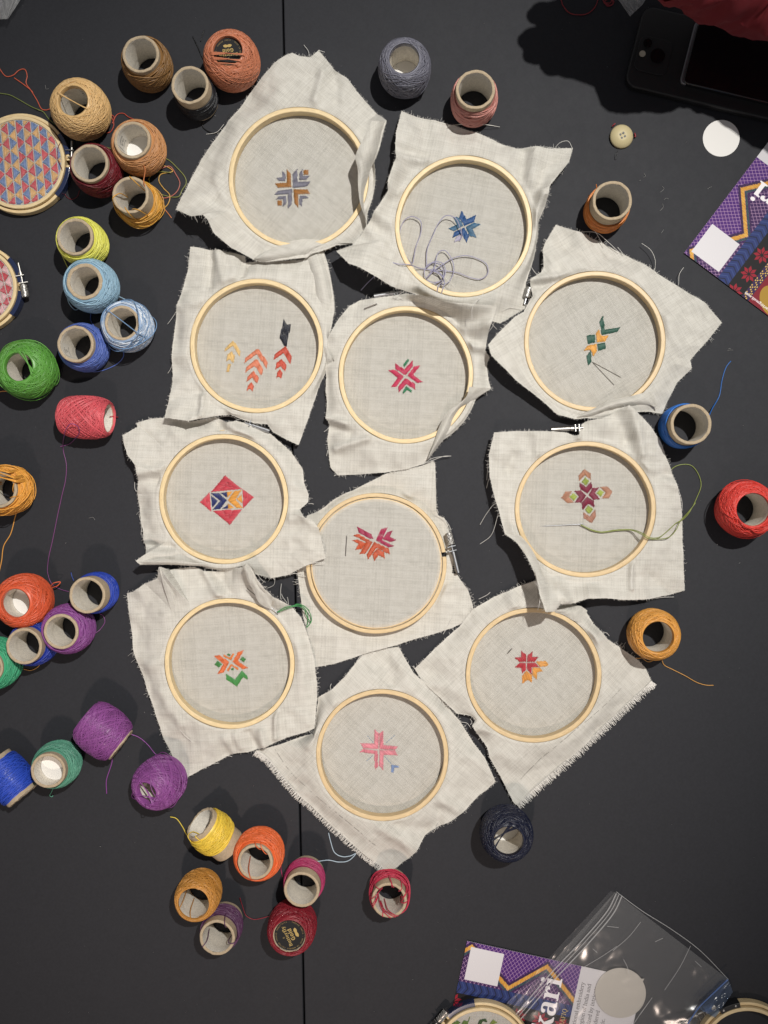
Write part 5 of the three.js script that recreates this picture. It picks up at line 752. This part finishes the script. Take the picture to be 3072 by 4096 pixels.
// ---------------------------------------------------------------- clear bags
function sheet(mb, corners, f, nx = 60, ny = 60) {         // bilinear sheet between four photo corners, f gives height in mm
  const [a, b, c, d] = corners; mb.grid(nx, ny, (u, v) => { const x = lerp(lerp(a[0], b[0], u), lerp(d[0], c[0], u), v), y = lerp(lerp(a[1], b[1], u), lerp(d[1], c[1], u), v), p = P(x, y, Math.max(0.9, f(u, v, x, y)) / 1000); return [p.x, p.y, p.z, u, v]; });
}
{
  const b = tile(1800, 3500, 0.7667), root = thing('zip_bag', 'clear plastic zip bag with crinkles lying over the lower leaflet', 'plastic bag', 0, 0, 0), A = [[862, 90], [1452, 545], [1180, 1050], [300, 720]].map(b);
  const wr = (u, v) => 2.6 + 3.0 * nz(u * 3, v * 3, 3) + 1.2 * Math.abs(nz(u * 7 + v * 3, v * 4, 8)) + 0.25 * nz(u * 20, v * 16, 5) + 7 * Math.exp(-((u - 1) ** 2 + (v - 0.55) ** 2) / 0.05), edge = (u, v) => sstep(0, 0.06, Math.min(u, 1 - u, v));
  const top = new MB(); sheet(top, A, (u, v) => 1.6 + wr(u, v) * (0.25 + 0.75 * edge(u, v)), 90, 90); top.build('bag_front', M.bag, root);
  const bk = new MB(); sheet(bk, A, () => 0.8, 4, 4); for (let i = 1; i < bk.p.length; i += 3) bk.p[i] = 0.0006; bk.build('bag_back', M.bag, root);
  const lip = new MB(); sheet(lip, [[838, 84], [866, 92], [352, 742], [278, 690]].map(b), (u, v) => 2.4 + 1.4 * Math.abs(nz(u * 3, v * 9, 2)) + 2.5 * u, 10, 60); lip.build('bag_lip', M.bag, root);
  for (const off of [0, 14, 30]) { const z = new MB(); z.tube(curve([[868 + off, 96 + off * 0.4], [826 + off, 180 + off * 0.5], [700 + off, 330 + off * 0.6], [520 + off, 520 + off * 0.7], [338 + off, 735 + off * 0.6]].map((p) => { const q = b(p); return P(q[0], q[1], 0.0062); }), 60), off === 14 ? 0.00035 : 0.00055, 6); z.build('zip_ridge', M.bagLip, root); }
  const seam = new MB(); seam.tube(curve([[868, 88], [1000, 186], [1150, 280], [1300, 390], [1452, 545]].map((p) => { const q = b(p); return P(q[0], q[1], 0.0016); }), 60), 0.00035, 6); seam.build('side_seam', M.bagLip, root);
  for (const l of [[[995, 245], [935, 320], [850, 395]], [[1055, 640], [1000, 715], [958, 777]], [[1040, 660], [990, 730]], [[905, 440], [925, 480], [935, 515]], [[745, 385], [768, 405]], [[1110, 330], [1070, 348]], [[820, 268], [880, 274]], [[1280, 450], [1312, 480]], [[700, 480], [800, 420], [870, 372]], [[1255, 370], [1200, 480], [1120, 600]]]) { const k = new MB(); k.tube(curve(l.map((p) => { const q = b(p); return P(q[0], q[1], 0.0085); }), 16), 0.00022, 5); k.build('bag_crease', M.bagLip, root); }
  const fold = new MB(); sheet(fold, [[1300, 700], [1452, 545], [1476, 610], [1385, 745]].map(b), (u, v) => 13 - 7 * u + 1.5 * nz(u * 4, v * 4, 9), 20, 20); fold.build('blue_corner', PH({ color: 0x9fb6dc, transmission: 0.9, thickness: 0, roughness: 0.2, side: THREE.DoubleSide }), root, 'bluish tinted folded corner of the bag');
  const bl = new MB(); bl.tube(curve([[1240, 777], [1300, 690], [1350, 640], [1450, 545]].map((p) => { const q = b(p); return P(q[0], q[1], 0.0145); }), 30), 0.0006, 6); bl.build('blue_edge', PH({ color: lin(0.25, 0.42, 0.8), transmission: 0.65, thickness: 0, roughness: 0.3 }), root);
}
function crumple(label, pts, sd) {                         // the end of a crumpled clear bag reaching into the picture
  const root = thing('plastic_wrap', label, 'plastic wrap', 0, 0, 0), [a, b, c, d] = pts;
  for (const k of [0, 1]) { const mb = new MB(); sheet(mb, pts, (u, v) => 4 + 5 * k + 9 * Math.abs(nz(u * 6 + k, v * 1.6, sd)) + 3 * Math.abs(nz(u * 15, v * 3, sd + k * 3)) * (1 - 0.3 * v), 60, 30); mb.build('plastic_fold', k ? M.bagLip : M.bag, root); }
}
crumple('crumpled clear plastic in the top left corner of the photo', [[-140, -60], [120, -60], [32, 76], [-30, 78]], 4);
crumple('crumpled clear plastic behind the phone at the top photo edge', [[2440, -50], [2610, -50], [2570, 18], [2520, 66]], 9);

// ---------------------------------------------------------------- the person whose red sleeve and hand reach in over the phone
{
  const B = (x, y, h) => { const s = P(x, y, 0); return s.addScaledVector(LAMP.clone().sub(s), h / LAMP.y); };  // the point at height h whose shadow falls on a place of the photo
  const root = thing('person', 'person in a dark red sleeve reaching in over the phone', 'person', 0, 0, 0), wrist = B(2480, 235, 0.15), elbow = P(2850, -205, 0.14), palm = B(2340, 150, 0.15);
  const bones = [[elbow, wrist, 0.027, 0.025], [wrist, palm, 0.028, 0.034], [wrist, B(2360, 215, 0.145), 0.024, 0.022], [wrist, B(2340, 85, 0.150), 0.024, 0.022]];
  const finger = (pts, r) => { for (let k = 0; k + 1 < pts.length; k++) bones.push([pts[k], pts[k + 1], r - 0.0008 * k, r - 0.0008 * (k + 1)]); };
  finger([B(2340, 50, 0.153), B(2230, 48, 0.153), B(2165, 52, 0.143), B(2140, 62, 0.131)], 0.0095); finger([B(2320, 140, 0.153), B(2200, 152, 0.155), B(2125, 156, 0.145), B(2102, 162, 0.133)], 0.0092);
  finger([B(2325, 195, 0.151), B(2220, 210, 0.151), B(2145, 216, 0.141), B(2122, 222, 0.129)], 0.009); finger([B(2350, 245, 0.147), B(2270, 270, 0.145), B(2205, 268, 0.133), B(2185, 262, 0.125)], 0.0078); finger([B(2420, 60, 0.153), B(2350, 0, 0.145), B(2270, -20, 0.133)], 0.0105);
  const box = new THREE.Box3(); for (const b of bones) { box.expandByPoint(b[0]); box.expandByPoint(b[1]); } box.expandByScalar(0.05);
  const size = Math.max(...box.getSize(V3()).toArray()), ctr = box.getCenter(V3()), RES = 96, mc = new MarchingCubes(RES, M.skin, false, false, 400000);
  const q = V3(), pa = V3(), ba = V3();
  const field = (p) => { let acc = 0; for (const [a, b, ra, rb] of bones) { pa.copy(p).sub(a); ba.copy(b).sub(a); const t = Math.max(0, Math.min(1, pa.dot(ba) / ba.lengthSq())); const d = pa.addScaledVector(ba, -t).length() - lerp(ra, rb, t); acc += Math.exp(-d / 0.0022); } return 0.0022 * Math.log(acc || 1e-30); };
  for (let z = 0; z < RES; z++) for (let y = 0; y < RES; y++) for (let x = 0; x < RES; x++) { q.set((x / RES - 0.5) * size + ctr.x, (y / RES - 0.5) * size + ctr.y, (z / RES - 0.5) * size + ctr.z); mc.field[z * RES * RES + y * RES + x] = field(q); }
  mc.isolation = 0; mc.update();
  const g = new THREE.BufferGeometry(); g.setAttribute('position', new THREE.BufferAttribute(mc.positionArray.slice(0, mc.count * 3), 3)); g.setAttribute('normal', new THREE.BufferAttribute(mc.normalArray.slice(0, mc.count * 3), 3)); g.scale(size / 2, size / 2, size / 2); g.translate(ctr.x, ctr.y, ctr.z);
  part('body', g, M.skin, root);
  // the sleeve: a loose tube with folds, from beyond the frame to the wrist
  const path = curve([P(3700, 60, 0.14), P(3330, -45, 0.115), P(3060, -130, 0.108), P(2870, -200, 0.128), P(2745, -265, 0.148)], 60), sl = new MB(), n = 36;
  const fr = path.map((p, i) => { const t = path[Math.min(60, i + 1)].clone().sub(path[Math.max(0, i - 1)]).normalize(), s = V3(0, 1, 0).cross(t).normalize(); return [p, s, t.clone().cross(s)]; });
  sl.grid(n, 60, (u, v) => { const [p, s, w] = fr[Math.round(v * 60)], A = u * Math.PI * 2, r = lerp(0.05, 0.047, v) + 0.005 * nz(Math.cos(A) * 1.5 + v * 3, Math.sin(A) * 1.5, v * 9) + 0.003 * nz(Math.cos(A) * 4, Math.sin(A) * 4, v * 22); return [p.x + s.x * Math.cos(A) * r + w.x * Math.sin(A) * r, Math.max(0.012, p.y + s.y * Math.cos(A) * r + w.y * Math.sin(A) * r), p.z + s.z * Math.cos(A) * r + w.z * Math.sin(A) * r, u * 0.3, v * 0.3]; });
  M.sleeve.side = THREE.DoubleSide; sl.build('sleeve', M.sleeve, root, 'dark red sleeve');
}

// ---------------------------------------------------------------- the ceiling spotlights that light the table (outside the frame)
for (const [l, label, r] of [[MAIN, 'ceiling spotlight up to the right that throws the clear shadows', 0.034], [FILL, 'softer ceiling spotlight on the near side of the table', 0.07]]) {
  const d = l.target.position.clone().sub(l.position).normalize(), q = new THREE.Quaternion().setFromUnitVectors(V3(0, -1, 0), d), root = thing('ceiling_spotlight', label, 'spotlight', l.position.x, l.position.y, l.position.z); root.quaternion.copy(q);
  const can = new THREE.CylinderGeometry(r * 1.25, r * 1.25, 0.12, 32, 1, true); can.translate(0, 0.075, 0); part('lamp_housing', can, M.black, root);
  const back = new THREE.CircleGeometry(r, 32); back.rotateX(Math.PI / 2); back.translate(0, 0.02, 0); part('lamp_lens', back, S({ color: 0x111111, emissive: l.color, emissiveIntensity: 6 }), root);
}
renderer.render(scene, camera);
